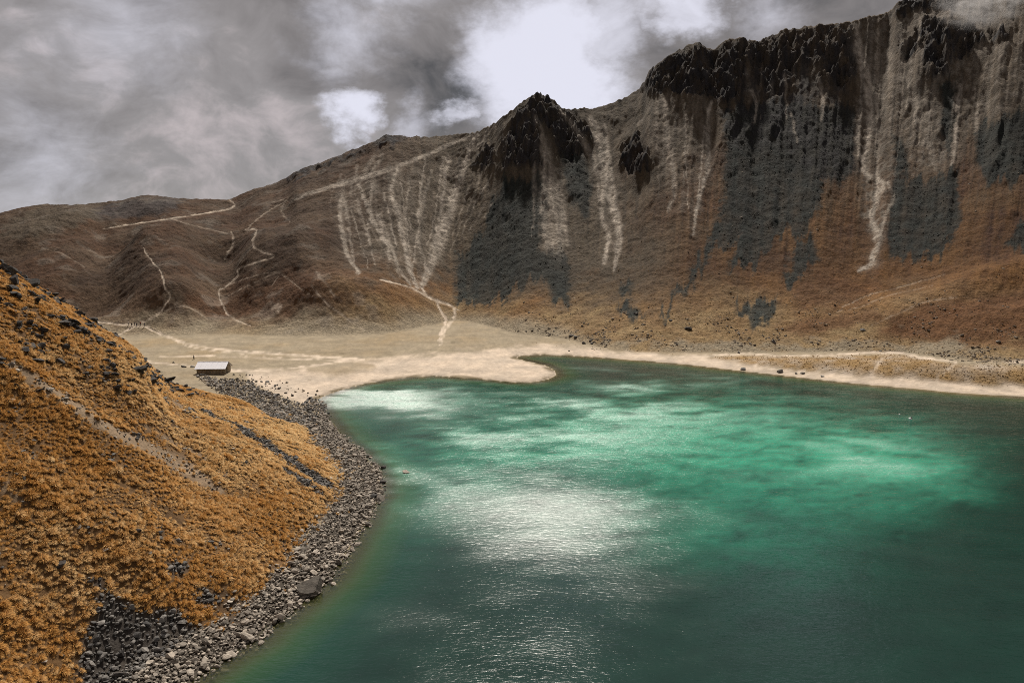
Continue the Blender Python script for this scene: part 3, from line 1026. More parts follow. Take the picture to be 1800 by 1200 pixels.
# ------------------------------------------------------------------ water
def water_material():
    m, k = new_mat('lake_water')
    out = k.n('ShaderNodeOutputMaterial')
    pos = k.n('ShaderNodeNewGeometry').outputs['Position']
    dep = k.n('ShaderNodeAttribute', attribute_name='depth').outputs['Fac']
    ruf = k.n('ShaderNodeAttribute', attribute_name='ruffle').outputs['Fac']
    lit_patch = k.n('ShaderNodeAttribute', attribute_name='lit_patch').outputs['Fac']
    # ripples, crests across the wind
    rp = k.vmath('MULTIPLY', pos, (0.40, 1.0, 1.0))
    r1 = k.noise(rp, 1.5, 2, 0.5, 0.8)
    r2 = k.noise(rp, 4.2, 3, 0.6, 0.5)
    r3 = k.noise(rp, 0.35, 2, 0.5, 0.3)
    hgt = k.math('ADD', k.math('MULTIPLY', r1, 1.0), k.math('MULTIPLY', r2, 0.45))
    hgt = k.math('ADD', hgt, k.math('MULTIPLY', r3, 0.9))
    bp = k.n('ShaderNodeBump')
    bp.inputs['Strength'].default_value = 1.0
    bp.inputs['Distance'].default_value = 0.12
    k.l(k.math('MULTIPLY', hgt, k.math('ADD', k.mapr(ruf, 0, 1, 0.36, 0.62, False), k.math('MULTIPLY', lit_patch, 0.85))), bp.inputs['Height'])
    nrm = bp.outputs[0]
    # colour of the water body by depth of the lake bed with sunlit, sky-bright patches mixed in
    ramp = k.n('ShaderNodeValToRGB')
    k.l(k.math('DIVIDE', dep, 9.0), ramp.inputs[0])
    cr = ramp.color_ramp
    cr.elements[0].position = 0.0
    cr.elements[0].color = (0.060, 0.056, 0.018, 1)
    cr.elements[1].position = 1.0
    cr.elements[1].color = (0.006, 0.020, 0.0165, 1)
    for p, c in ((0.07, (0.040, 0.050, 0.014, 1)), (0.17, (0.018, 0.048, 0.016, 1)), (0.40, (0.006, 0.032, 0.021, 1))):
        e = cr.elements.new(p)
        e.color = c
    col = k.mix(lit_patch, ramp.outputs[0], (0.034, 0.300, 0.190))
    df = k.n('ShaderNodeBsdfDiffuse')
    k.l(col, df.inputs[0])
    tr = k.n('ShaderNodeBsdfTransparent')
    tr.inputs[0].default_value = (0.75, 0.74, 0.58, 1)
    body = k.n('ShaderNodeMixShader')
    k.l(k.mapr(dep, 0.0, 1.1, 0.12, 1.0), body.inputs[0])
    k.l(tr.outputs[0], body.inputs[1])
    k.l(df.outputs[0], body.inputs[2])
    gl = k.n('ShaderNodeBsdfGlossy')
    gl.inputs['Color'].default_value = (1, 1, 1, 1)
    k.l(k.mapr(ruf, 0, 1, 0.05, 0.35, False), gl.inputs['Roughness'])
    k.l(nrm, gl.inputs['Normal'])
    fr = k.n('ShaderNodeFresnel')
    fr.inputs['IOR'].default_value = 1.33
    k.l(nrm, fr.inputs['Normal'])
    mx = k.n('ShaderNodeMixShader')
    k.l(fr.outputs[0], mx.inputs[0])
    k.l(body.outputs[0], mx.inputs[1])
    k.l(gl.outputs[0], mx.inputs[2])
    k.l(mx.outputs[0], out.inputs[0])
    return m


def water_patches(x, y):
    """wind-ruffled areas and sunlit, sky-bright patches painted into the water colour"""
    px, py = proj(x, y, np.zeros_like(x))
    n = fbm(x / 26, y / 14, 4, 181)
    n2 = fbm(x / 9, y / 4.5, 4, 183)
    wx, wy = px + 60 * n + 22 * n2, py + 26 * n + 9 * n2

    def blob(cx, cy, rx, ry):
        return np.exp(-(((wx - cx) / rx) ** 2 + ((wy - cy) / ry) ** 2))
    lit_patch = (0.03 + 0.85 * blob(1150, 735, 260, 45) + 0.95 * blob(1540, 815, 130, 55) + 0.60 * blob(1000, 790, 300, 40) + 0.55 * blob(700, 700, 150, 28)
            + 0.45 * blob(1350, 800, 250, 60) + 0.35 * blob(1250, 900, 300, 90) + 0.30 * blob(800, 860, 160, 60))
    ruf = (0.16 + 0.22 * n + 0.12 * n2 + 0.80 * np.exp(-(((px + 14 * n - 1000) / 200) ** 2 + ((py + 8 * n - 925) / 66) ** 2)) + 1.1 * blob(650, 705, 140, 24) + 0.55 * blob(760, 860, 150, 55)
           + 0.45 * blob(1150, 735, 260, 40) + 0.8 * blob(1550, 812, 120, 40) + 0.35 * blob(1000, 790, 240, 30))
    return np.clip(lit_patch * (0.9 + 0.4 * n2 + 0.3 * fbm(x / 2.5, y / 1.4, 3, 187)), 0, 1), np.clip(ruf, 0, 1.2)


wx_ = np.arange(-75, 330, 1.5)
wy_ = np.arange(-20, 300, 1.5)
WX, WY = np.meshgrid(wx_, wy_)
wsd = lake_sd(WX, WY)
uw = np.maximum(-wsd, 0)
wdep = np.minimum(0.16 * uw + 0.03 * uw * uw, 9.0)
fc = grid_faces(*WX.shape)
keep = wsd.ravel()[fc].min(1) < 3.0
me = np_mesh('lake', np.stack([WX.ravel(), WY.ravel(), np.zeros(WX.size)], 1), fc[keep])
float_attr(me, 'depth', wdep.ravel())
wlit_patch, wruf = water_patches(WX.ravel(), np.maximum(WY.ravel(), 30))
float_attr(me, 'lit_patch', wlit_patch)
float_attr(me, 'ruffle', wruf)
lake = add_obj('lake', me, water_material())
tag(lake, 'emerald green crater lake with wind ripples and pale glare', 'lake', kind='structure')

# ------------------------------------------------------------------ stones and grass: shared shapes
PROTO = bpy.data.collections.new('shapes')          # not linked to the scene: only a store of shapes


def stone_mat(name, rgb, rgb2, bump=0.05):
    m, k = new_mat(name)
    out = k.n('ShaderNodeOutputMaterial')
    b = k.n('ShaderNodeBsdfPrincipled')
    b.inputs['Roughness'].default_value = 0.85
    b.inputs['Specular IOR Level'].default_value = 0.25
    oi = k.n('ShaderNodeObjectInfo')
    at = k.n('ShaderNodeAttribute', attribute_name='tint', attribute_type='INSTANCER').outputs['Fac']
    pos = k.n('ShaderNodeNewGeometry').outputs['Position']
    n = k.noise(pos, 2.2, 6, 0.65)
    f = k.math('FRACT', k.math('ADD', k.math('ADD', k.math('MULTIPLY', at, 7.3), oi.outputs['Random']), 0.0))
    c = k.mix(f, rgb, rgb2)
    c = k.mix(1.0, c, k.mapr(n, 0.28, 0.72, 0.6, 1.4, False), 'MULTIPLY')
    k.l(c, b.inputs['Base Color'])
    bp = k.n('ShaderNodeBump')
    bp.inputs['Distance'].default_value = bump
    k.l(k.noise(pos, 5.0, 5, 0.65), bp.inputs['Height'])
    k.l(bp.outputs[0], b.inputs['Normal'])
    k.l(b.outputs[0], out.inputs[0])
    return m


MAT_STONE = stone_mat('lakeshore_stone', (0.11, 0.096, 0.080), (0.40, 0.345, 0.285))
MAT_DARK = stone_mat('dark_scree_stone', (0.055, 0.052, 0.050), (0.20, 0.185, 0.168))
MAT_BLACK = stone_mat('black_lava_rock', (0.018, 0.016, 0.015), (0.055, 0.047, 0.042))
MAT_FAR = stone_mat('far_dark_stone', (0.030, 0.034, 0.031), (0.080, 0.085, 0.078))
MAT_FARTAN = stone_mat('far_tan_stone', (0.06, 0.05, 0.04), (0.24, 0.19, 0.14))


def stone_mesh(name, seed, sub=2, flat=0.7, facets=9):
    """an angular stone: a ball cut by random planes, then roughened"""
    rg = np.random.default_rng(seed)
    bm = bmesh.new()
    bmesh.ops.create_icosphere(bm, subdivisions=sub, radius=1.0)
    nrm = rg.normal(size=(facets, 3))
    nrm /= np.linalg.norm(nrm, axis=1)[:, None]
    off = rg.uniform(0.45, 0.85, facets)
    ax = rg.uniform(0.75, 1.15, 3)
    for v in bm.verts:
        p = np.array(v.co)
        for q, o in zip(nrm, off):
            dd = p @ q - o
            if dd > 0:
                p = p - q * dd
        p = p * ax * (1 + rg.uniform(-0.045, 0.045))
        p[2] *= flat
        v.co = p
    me = bpy.data.meshes.new(name)
    bm.to_mesh(me)
    bm.free()
    return me


def tuft_mesh(name, seed, blades=110, h=1.0, droop=0.9):
    """a bunch of arching grass blades, unit size, combed over towards +X"""
    rg = np.random.default_rng(seed)
    V, Fc, G = [], [], []
    for i in range(blades):
        az = rg.uniform(0, 2 * math.pi)
        rad = rg.uniform(0, 1) ** 0.5
        bx, by = 0.24 * rad * math.cos(az), 0.24 * rad * math.sin(az)
        # direction of fall: own side, pulled over to +X
        fx, fy = rad * math.cos(az) * 0.75 + 0.55, rad * math.sin(az) * 0.75
        fx += rg.normal(0, 0.18)
        fy += rg.normal(0, 0.18)
        lean = math.hypot(fx, fy) + 1e-6
        ca, sa = fx / lean, fy / lean
        lean = min(lean, 1.2)
        L = rg.uniform(0.65, 1.1) * h
        w = rg.uniform(0.016, 0.034)
        x, z, th = 0.0, 0.0, math.pi / 2 - 0.28 * lean
        b = len(V)
        for s in range(5):
            ww = w * (1.0, 1.1, 1.0, 0.8, 0.2)[s]
            V.append((bx + x * ca - sa * ww, by + x * sa + ca * ww, z))
            V.append((bx + x * ca + sa * ww, by + x * sa - ca * ww, z))
            G += [s / 4, s / 4]
            x += math.cos(th) * L / 4
            z += math.sin(th) * L / 4
            th -= droop * lean * rg.uniform(0.7, 1.2)
        for s in range(4):
            Fc.append((b + 2 * s, b + 2 * s + 1, b + 2 * s + 3, b + 2 * s + 2))
    me = np_mesh(name, V, Fc)
    float_attr(me, 'along', G)
    return me


def grass_mat(name, root, tip, tip2):
    m, k = new_mat(name)
    out = k.n('ShaderNodeOutputMaterial')
    al = k.n('ShaderNodeAttribute', attribute_name='along').outputs['Fac']
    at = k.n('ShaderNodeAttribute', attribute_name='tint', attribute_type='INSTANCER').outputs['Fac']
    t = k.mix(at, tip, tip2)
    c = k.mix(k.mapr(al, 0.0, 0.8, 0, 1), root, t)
    df = k.n('ShaderNodeBsdfDiffuse')
    k.l(c, df.inputs[0])
    tl = k.n('ShaderNodeBsdfTranslucent')
    k.l(c, tl.inputs[0])
    mx = k.n('ShaderNodeMixShader')
    mx.inputs[0].default_value = 0.35
    k.l(df.outputs[0], mx.inputs[1])
    k.l(tl.outputs[0], mx.inputs[2])
    k.l(mx.outputs[0], out.inputs[0])
    return m


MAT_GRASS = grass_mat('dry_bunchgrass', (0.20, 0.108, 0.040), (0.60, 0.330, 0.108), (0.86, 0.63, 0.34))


def store(name, meshes, mat):
    c = bpy.data.collections.new(name)
    for i, me in enumerate(meshes):
        o = bpy.data.objects.new('%s_shape_%02d' % (name, i), me)
        if not me.materials:
            me.materials.append(mat)
        c.objects.link(o)
    return c


def scatter(name, pts, rot, scl, idx, tint, coll):
    me = bpy.data.meshes.new(name)
    me.vertices.add(len(pts))
    me.vertices.foreach_set('co', np.asarray(pts, np.float32).ravel())
    for nm, arr in (('rot', rot), ('scl', scl)):
        a = me.attributes.new(nm, 'FLOAT_VECTOR', 'POINT')
        a.data.foreach_set('vector', np.asarray(arr, np.float32).ravel())
    a = me.attributes.new('idx', 'INT', 'POINT')
    a.data.foreach_set('value', np.asarray(idx, np.int32))
    float_attr(me, 'tint', tint)
    o = add_obj(name, me)
    ng = bpy.data.node_groups.new(name, 'GeometryNodeTree')
    ng.interface.new_socket('Geometry', in_out='INPUT', socket_type='NodeSocketGeometry')
    ng.interface.new_socket('Geometry', in_out='OUTPUT', socket_type='NodeSocketGeometry')
    gi, go = ng.nodes.new('NodeGroupInput'), ng.nodes.new('NodeGroupOutput')
    ip = ng.nodes.new('GeometryNodeInstanceOnPoints')
    ci = ng.nodes.new('GeometryNodeCollectionInfo')
    ci.inputs['Collection'].default_value = coll
    ci.inputs['Separate Children'].default_value = True
    ci.inputs['Reset Children'].default_value = True
    ip.inputs['Pick Instance'].default_value = True

    def na(nm, ty):
        n = ng.nodes.new('GeometryNodeInputNamedAttribute')
        n.data_type = ty
        n.inputs['Name'].default_value = nm
        return n.outputs['Attribute']
    L = ng.links.new
    L(gi.outputs[0], ip.inputs['Points'])
    L(ci.outputs[0], ip.inputs['Instance'])
    L(na('idx', 'INT'), ip.inputs['Instance Index'])
    L(na('rot', 'FLOAT_VECTOR'), ip.inputs['Rotation'])
    L(na('scl', 'FLOAT_VECTOR'), ip.inputs['Scale'])
    L(ip.outputs[0], go.inputs[0])
    md = o.modifiers.new('scatter', 'NODES')
    md.node_group = ng
    return o


STONES = [stone_mesh('stone_shape_%d' % i, 200 + i, 2, 0.55 + 0.06 * (i % 5), 8 + i % 5) for i in range(10)]
BOULDERS = [stone_mesh('boulder_shape_%d' % i, 300 + i, 3, 0.7 + 0.05 * (i % 4), 10 + i % 4) for i in range(8)]


def copies(meshes, tagname):
    out = []
    for i, m in enumerate(meshes):
        c = m.copy()
        c.name = tagname + str(i)
        c.materials.clear()
        out.append(c)
    return out


ST_GREY = copies(STONES, 'grey_stone_')
ST_DARK = copies(STONES, 'dark_stone_')
ST_FAR = [stone_mesh('far_stone_%d' % i, 400 + i, 1, 0.7, 6) for i in range(6)]
ST_TAN = copies(ST_FAR, 'far_tan_')
TUFTS = [tuft_mesh('tuft_%d' % i, 500 + i, 110 + 10 * (i % 3), 1.0, 0.55 + 0.10 * (i % 3)) for i in range(6)]
K_GREY, K_DARK = store('lake_stones', ST_GREY, MAT_STONE), store('scree_stones', ST_DARK, MAT_DARK)
K_FAR, K_TAN = store('far_stones', ST_FAR, MAT_FAR), store('far_tan_stones', ST_TAN, MAT_FARTAN)
K_TUFT = store('tufts', TUFTS, MAT_GRASS)
for m_ in ST_GREY: m_.materials.clear(); m_.materials.append(MAT_STONE)
for m_ in ST_DARK: m_.materials.clear(); m_.materials.append(MAT_DARK)


# ---- bunchgrass over the hillside
def jitter_points(x0, x1, y0, y1, step, rg):
    xs, ys = np.meshgrid(np.arange(x0, x1, step), np.arange(y0, y1, step))
    xs = xs.ravel() + rg.uniform(-0.5, 0.5, xs.size) * step
    ys = ys.ravel() + rg.uniform(-0.5, 0.5, ys.size) * step
    return xs, ys


def in_view(px, py, m=60):
    return (px > -m - 60) & (px < 1800 + m) & (py > -m) & (py < 1200 + m + 40)


def slope_rot(x, y, rg, lean=0.6):
    """instance rotation: random spin, then lean out from the slope"""
    e = 0.8
    z0 = hill_z(x, y)[0]
    gx = (hill_z(x + e, y)[0] - z0) / e
    gy = (hill_z(x, y + e)[0] - z0) / e
    R = np.zeros((len(x), 3))
    down = np.arctan2(-gy, -gx)
    spin = np.where(np.hypot(gx, gy) > 0.1, down + rg.normal(0, 0.55, len(x)), rg.uniform(0, 6.28, len(x)))
    R[:, 2] = spin
    R[:, 0] = rg.normal(0, 0.12, len(x))
    R[:, 1] = lean * 0.25 + rg.normal(0, 0.12, len(x))
    return R


rg = np.random.default_rng(21)
tx, ty = jitter_points(-170, -22, 36, 262, 0.43, rg)
tz, td, tb = hill_z(tx, ty)
px, py, so_, sp_, pa_, be_, sc_ = near_cover(tx, ty, tz, td, tb)
dens = (1 - np.clip(so_ * 0.92, 0, 1)) * (1 - np.clip(sp_ * 1.2, 0, 1)) * (1 - np.clip(pa_ * 1.02, 0, 0.985)) * (1 - np.clip(be_, 0, 0.985)) * (1 - sc_) * (td > 3.0)
bare = sstep(0.25, 0.8, fbm(tx / 5, ty / 5, 4, 171))
keep = (rg.random(len(tx)) < dens * (1 - 0.5 * bare) * 0.98) & in_view(px, py)
tx, ty, tz, px, py = tx[keep], ty[keep], tz[keep], px[keep], py[keep]
size = (0.29 + 0.42 * rg.random(len(tx)) ** 1.8) * np.clip(1 + 0.45 * fbm(tx / 7, ty / 7, 3, 173), 0.45, 1.7)
tint = np.clip(0.30 + 0.55 * fbm(tx / 14, ty / 14, 4, 175) + rg.normal(0, 0.24, len(tx)) + 0.55 * sstep(-110, -40, tx) * sstep(85, 150, ty) + 0.35 * sstep(150, 520, px) * (1 - sstep(820, 1060, py)) - 0.22 - 0.15 * (1 - sstep(60, 260, px)), 0, 1)  # random tone, plus sunlit far right edge and dimmer left put into the tint
scl = np.stack([size * rg.uniform(0.9, 1.15, len(tx)), size * rg.uniform(0.9, 1.15, len(tx)), size * rg.uniform(0.7, 1.0, len(tx))], 1)
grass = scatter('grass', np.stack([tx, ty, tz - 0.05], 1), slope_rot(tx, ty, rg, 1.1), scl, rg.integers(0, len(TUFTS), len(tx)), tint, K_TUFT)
tag(grass, 'dry golden bunchgrass covering the near hillside', 'grass', kind='stuff')
lx, ly = jitter_points(-170, -22, 36, 262, 1.5, rg)
lz, ld, lb_ = hill_z(lx, ly)
px, py, so_, sp_, pa_, be_, sc_ = near_cover(lx, ly, lz, ld, lb_)
keep = (rg.random(len(lx)) < 0.75 * sstep(-0.3, 0.5, fbm(lx / 9, ly / 9, 3, 178)) * (1 - np.maximum(np.maximum(so_, sp_), np.maximum(pa_, be_)))) & in_view(px, py)
lx, ly, lz = lx[keep], ly[keep], lz[keep]
ls = 0.62 + 0.45 * rg.random(len(lx)) ** 2
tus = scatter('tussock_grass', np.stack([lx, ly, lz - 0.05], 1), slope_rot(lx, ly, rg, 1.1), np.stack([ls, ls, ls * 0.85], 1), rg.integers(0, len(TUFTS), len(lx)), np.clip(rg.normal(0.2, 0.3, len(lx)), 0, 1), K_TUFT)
tag(tus, 'taller golden tussocks rising from the short grass of the near hillside', 'grass', kind='stuff')
print('tufts', len(tx), len(lx))

# ---- stones of the belt and the dark patches
rg = np.random.default_rng(22)
sx, sy = jitter_points(-150, -16, 40, 262, 0.40, rg)
sz, sd_, sb_ = hill_z(sx, sy)
px, py, so_, sp_, pa_, be_, sc_ = near_cover(sx, sy, sz, sd_, sb_)
fl_z = None
dens = np.clip(be_ * (0.95 * sstep(-2.2, -0.2, sd_) + 0.05) + 0.0, 0, 1)
dens = np.maximum(dens, np.maximum(sp_, pa_) * 0.95)
dens = np.maximum(dens, so_ * 0.22)
dens = np.maximum(dens, sc_ * 0.55)
rockz = poly_mask(px, py, [(-60, 430), (60, 495), (160, 556), (250, 620), (345, 690), (300, 700), (200, 690), (90, 650), (-60, 640)], 14) * sstep(0.05, 0.5, fbm(sx / 5, sy / 5, 3, 177))
dens = np.maximum(dens, rockz * 0.42)
keep = (rg.random(len(sx)) < dens * 0.85) & in_view(px, py) & (sd_ > -2.5) & ((sy < 168) | (sd_ > 0))
sx, sy, sz, sd_, sb_, px, py = (q[keep] for q in (sx, sy, sz, sd_, sb_, px, py))
keep0 = keep
isdark = (np.maximum(sp_, pa_)[keep] > be_[keep]) | (sc_[keep] > 0.2) | (rockz[keep] > 0.1)
ssize = 0.15 + 0.17 * rg.random(len(sx)) ** 1.5 + 0.40 * rg.random(len(sx)) ** 10
ssize = np.where(isdark, ssize * 0.92, ssize * 0.93)
ssize = np.where(rockz[keep] > 0.1, 0.25 + 0.75 * rg.random(len(sx)) ** 2.5, ssize)
# stones strewn on the flat behind the slope, below the hut
bx, by = jitter_points(-125, -45, 150, 238, 0.55, rg)
q_sd = lake_sd(bx, by)
bz = z_flat(bx, by, q_sd)
hz_ = hill_z(bx, by)[0]
bqx, bqy = proj(bx, by, bz)
bm_ = poly_mask(bqx, bqy, [(345, 662), (400, 668), (440, 672), (470, 690), (500, 700), (530, 712), (550, 700), (575, 712), (580, 740), (600, 765), (640, 800), (600, 800), (480, 740), (400, 700)], 5)
thin = poly_mask(bqx, bqy, [(400, 655), (470, 660), (560, 690), (560, 705), (470, 690), (400, 672)], 6) * 0.05
keep = (rg.random(len(bx)) < np.maximum(bm_ * 0.9, thin)) & (bz > hz_) & (q_sd > -1.5)
bx, by, bz = bx[keep], by[keep], bz[keep]
sx, sy, sz = np.concatenate([sx, bx]), np.concatenate([sy, by]), np.concatenate([sz, bz])
ssize = np.concatenate([ssize, 0.20 + 0.45 * rg.random(len(bx)) ** 4])
isdark = np.concatenate([isdark, rg.random(len(bx)) < 0.55])
isblk = np.concatenate([rockz[keep0] > 0.1, np.zeros(len(bx), bool)])
onflat = np.concatenate([np.zeros(len(px), bool), np.ones(len(bx), bool)])
px, py = proj(sx, sy, sz)
shown = ssize / sy * ((px > 5) & (px < 1795) & (py > 5) & (py < 1195))
srot = np.stack([rg.uniform(-0.5, 0.5, len(sx)), rg.uniform(-0.5, 0.5, len(sx)), rg.uniform(0, 6.28, len(sx))], 1)
sscl = ssize[:, None] * np.stack([rg.uniform(0.8, 1.35, len(sx)), rg.uniform(0.8, 1.2, len(sx)), rg.uniform(0.75, 1.1, len(sx))], 1)
sidx = rg.integers(0, 10, len(sx))
stint = rg.random(len(sx))
P = np.stack([sx, sy, sz + 0.36 * ssize + 0.05], 1)
single = np.zeros(len(sx), bool)
for dk, nmax in ((False, 150), (True, 100)):
    c = np.nonzero((isdark == dk) & ~onflat & ~isblk)[0]
    single[c[np.argsort(-shown[c])[:nmax]]] = True
for dk, coll, nm, lb in ((False, K_GREY, 'shore_gravel', 'grey rubble belt between the grass and the waterline'),
                         (True, K_DARK, 'scree_gravel', 'dark rubble patches lying in the golden grass')):
    s = (isdark == dk) & ~single & ~isblk
    o = scatter(nm, P[s], srot[s], sscl[s], sidx[s], stint[s], coll)
    tag(o, lb, 'rubble', kind='stuff')
K_BLACK = store('black_stones', copies(STONES, 'black_stone_'), MAT_BLACK)
o = scatter('slope_rubble', P[isblk], srot[isblk], sscl[isblk], sidx[isblk], stint[isblk], K_BLACK)
tag(o, 'small black rocks strewn between the boulders of the upper slope', 'rubble', kind='stuff')
for i in np.nonzero(single)[0]:
    dk = bool(isdark[i])
    o = add_obj('scree_stone' if dk else 'shore_stone', (ST_DARK if dk else ST_GREY)[sidx[i]])
    o.location, o.rotation_euler, o.scale = P[i], srot[i], sscl[i]
    if dk:
        tag(o, 'dark loose stone among the dark rubble patches on the golden slope', 'stone', 'larger stones of the dark rubble patches')
    else:
        tag(o, 'grey angular stone in the rubble belt along the near waterline', 'stone', 'larger stones of the lakeshore rubble belt')
print('stones', len(sx))

# ------------------------------------------------------------------ boulders, one by one
BLACKB = copies(BOULDERS, 'black_boulder_')
GREYB = copies(BOULDERS, 'grey_boulder_')
for m_ in BLACKB: m_.materials.append(MAT_BLACK)
for m_ in GREYB: m_.materials.append(MAT_STONE)
FARB = copies(BOULDERS, 'far_boulder_')
for m_ in FARB: m_.materials.append(MAT_DARK)
NEAR_BOULDERS = [  # px, py of the middle, width in px, colour, label
    (243, 648, 30, 'k', 'largest black boulder standing on the golden slope below the skyline, left of the hut'),
    (292, 669, 24, 'k', 'black boulder on the slope edge just below and right of the largest black boulder'),
    (268, 672, 18, 'k', 'low black rock between the two big boulders near the slope edge'),
    (280, 645, 17, 'k', 'black rock breaking the slope skyline right of the largest black boulder'),
    (185, 657, 22, 'k', 'squat black boulder in the grass, left of the largest black boulder'),
    (332, 694, 14, 'k', 'small black boulder on the slope below the hut, last of its row'),
    (230, 668, 13, 'k', 'small black rock in front of the largest black boulder'),
    (8, 476, 34, 'k', 'topmost black crag rock where the skyline meets the left picture edge'),
    (22, 492, 30, 'k', 'second black crag rock down the skyline from the left picture edge'),
    (57, 499, 26, 'k', 'long black rock on the skyline right of the two topmost crag rocks'),
    (20, 516, 20, 'k', 'black rock below the topmost crag rocks at the left picture edge'),
    (103, 528, 20, 'k', 'flat black rock on the skyline left of the toothed skyline boulder'),
    (133, 551, 26, 'k', 'toothed black boulder on the skyline halfway down to the largest boulder'),
    (160, 562, 20, 'k', 'black rock on the skyline just right of the toothed skyline boulder'),
    (110, 567, 22, 'k', 'black rock in the long rock row below the toothed skyline boulder'),
    (88, 556, 18, 'k', 'black rock at the upper end of the long rock row below the skyline'),
    (133, 583, 18, 'k', 'black rock at the lower end of the long rock row below the skyline'),
    (73, 581, 17, 'k', 'rounded black rock alone in the grass left of the long rock row'),
    (110, 595, 14, 'k', 'small black rock under the middle of the long rock row'),
    (173, 598, 16, 'k', 'black rock near the skyline above the squat black boulder'),
    (190, 617, 18, 'k', 'black rock near the skyline left of the path junction hikers'),
    (40, 614, 20, 'k', 'black boulder near the left edge above the pale soil track'),
    (63, 633, 22, 'k', 'flat black boulder beside the pale soil track near the left edge'),
    (103, 636, 20, 'k', 'broad black boulder above the pale soil track, left of the squat one'),
    (27, 678, 17, 'k', 'black boulder below the upper end of the pale soil track'),
    (70, 686, 12, 'k', 'small black rock beside the pale soil track on its lower side'),
    (105, 993, 22, 'k', 'smooth black boulder alone in the grass in the lower left'),
    (242, 934, 18, 'k', 'black wedge of rock in the middle of the golden slope'),
    (280, 936, 16, 'k', 'dark blocky rock beside the wedge in the middle of the slope'),
    (281, 946, 10, 'g', 'small grey stone under the blocky rock in mid slope'),
    (182, 967, 14, 'g', 'grey flat stone in the grass above the smooth black boulder'),
    (260, 973, 14, 'g', 'grey stone lying in the grass below the wedge of rock'),
    (40, 840, 16, 'k', 'dark flat rock at the left edge beside bare soil'),
    (78, 1165, 16, 'g', 'grey slab tilted in the grass left of the dark rubble patch'),
    (402, 1056, 16, 'g', 'grey boulder where the grass meets the shore rubble in the lower part'),
    (541, 1036, 42, 'g', 'largest pointed boulder at the waterline with pale top and dark front'),
    (580, 1019, 10, 'g', 'small pale stone alone in the water beyond the largest pointed boulder'),
    (433, 1118, 20, 'g', 'broad grey boulder at the waterline nearest the bottom edge'),
    (493, 1084, 15, 'g', 'round pale boulder at the waterline left of the largest pointed boulder'),
    (297, 1152, 22, 'g', 'pale topped boulder in the dark rubble patch'),
    (212, 1147, 22, 'k', 'leaning dark boulder in the middle of the dark rubble patch'),
    (205, 1186, 26, 'k', 'darkest boulder at the bottom of the dark rubble patch'),
    (262, 1163, 16, 'g', 'smooth oval stone in the dark rubble patch'),
    (674, 820, 12, 'k', 'outermost dark boulder in the water off the rubble point'),
    (672, 846, 14, 'k', 'dark wedge boulder at the tip of the rubble point'),
    (669, 875, 16, 'g', 'pale rounded boulder standing in the water off the rubble point'),
    (656, 872, 13, 'k', 'dark boulder touching the pale rounded boulder off the point'),
    (646, 889, 14, 'g', 'rounded boulder at the waterline just below the rubble point'),
    (640, 908, 13, 'g', 'upright boulder at the waterline below the rounded one'),
    (667, 835, 10, 'g', 'small grey rock between the dark boulders of the rubble point'),
    (714, 828, 11, 'g', 'low flat stone awash in the green water off the rubble point'),
]


def water_or_hill(px, py):
    p = near_point(px, py)
    if p is None or p.z < 0.05:
        x, y = on_z(px, py, 0.0)
        p = Vector((float(x), float(y), 0.0))
    return p


rg = np.random.default_rng(31)
for i, (bx_, by_, w_, cl, lb) in enumerate(NEAR_BOULDERS):
    p = water_or_hill(bx_, by_ + w_ * 0.22)
    if 'water' in lb or 'point' in lb:
        w_ *= 1.35
    r = 0.5 * w_ * p.y / F
    o = add_obj('boulder', (BLACKB if cl == 'k' else GREYB)[i % 8])
    zs = 0.85 if w_ > 25 else 0.72
    if 'flat' in lb or 'low' in lb or 'slab' in lb:
        zs = 0.42
    if 'pointed' in lb:
        zs = 1.5
    if 'awash' in lb:
        zs = 0.22
    o.location = p + Vector((0, 0.3 * r, (0.45 if p.z > 1.5 else 0.2) * r))
    o.rotation_euler = (rg.uniform(-0.3, 0.3), rg.uniform(-0.3, 0.3), rg.uniform(0, 6.28))
    o.scale = (r * 1.25, r * rg.uniform(0.9, 1.15), r * zs * 1.35)
    tag(o, lb, 'boulder', 'boulders of the near slope and shore')

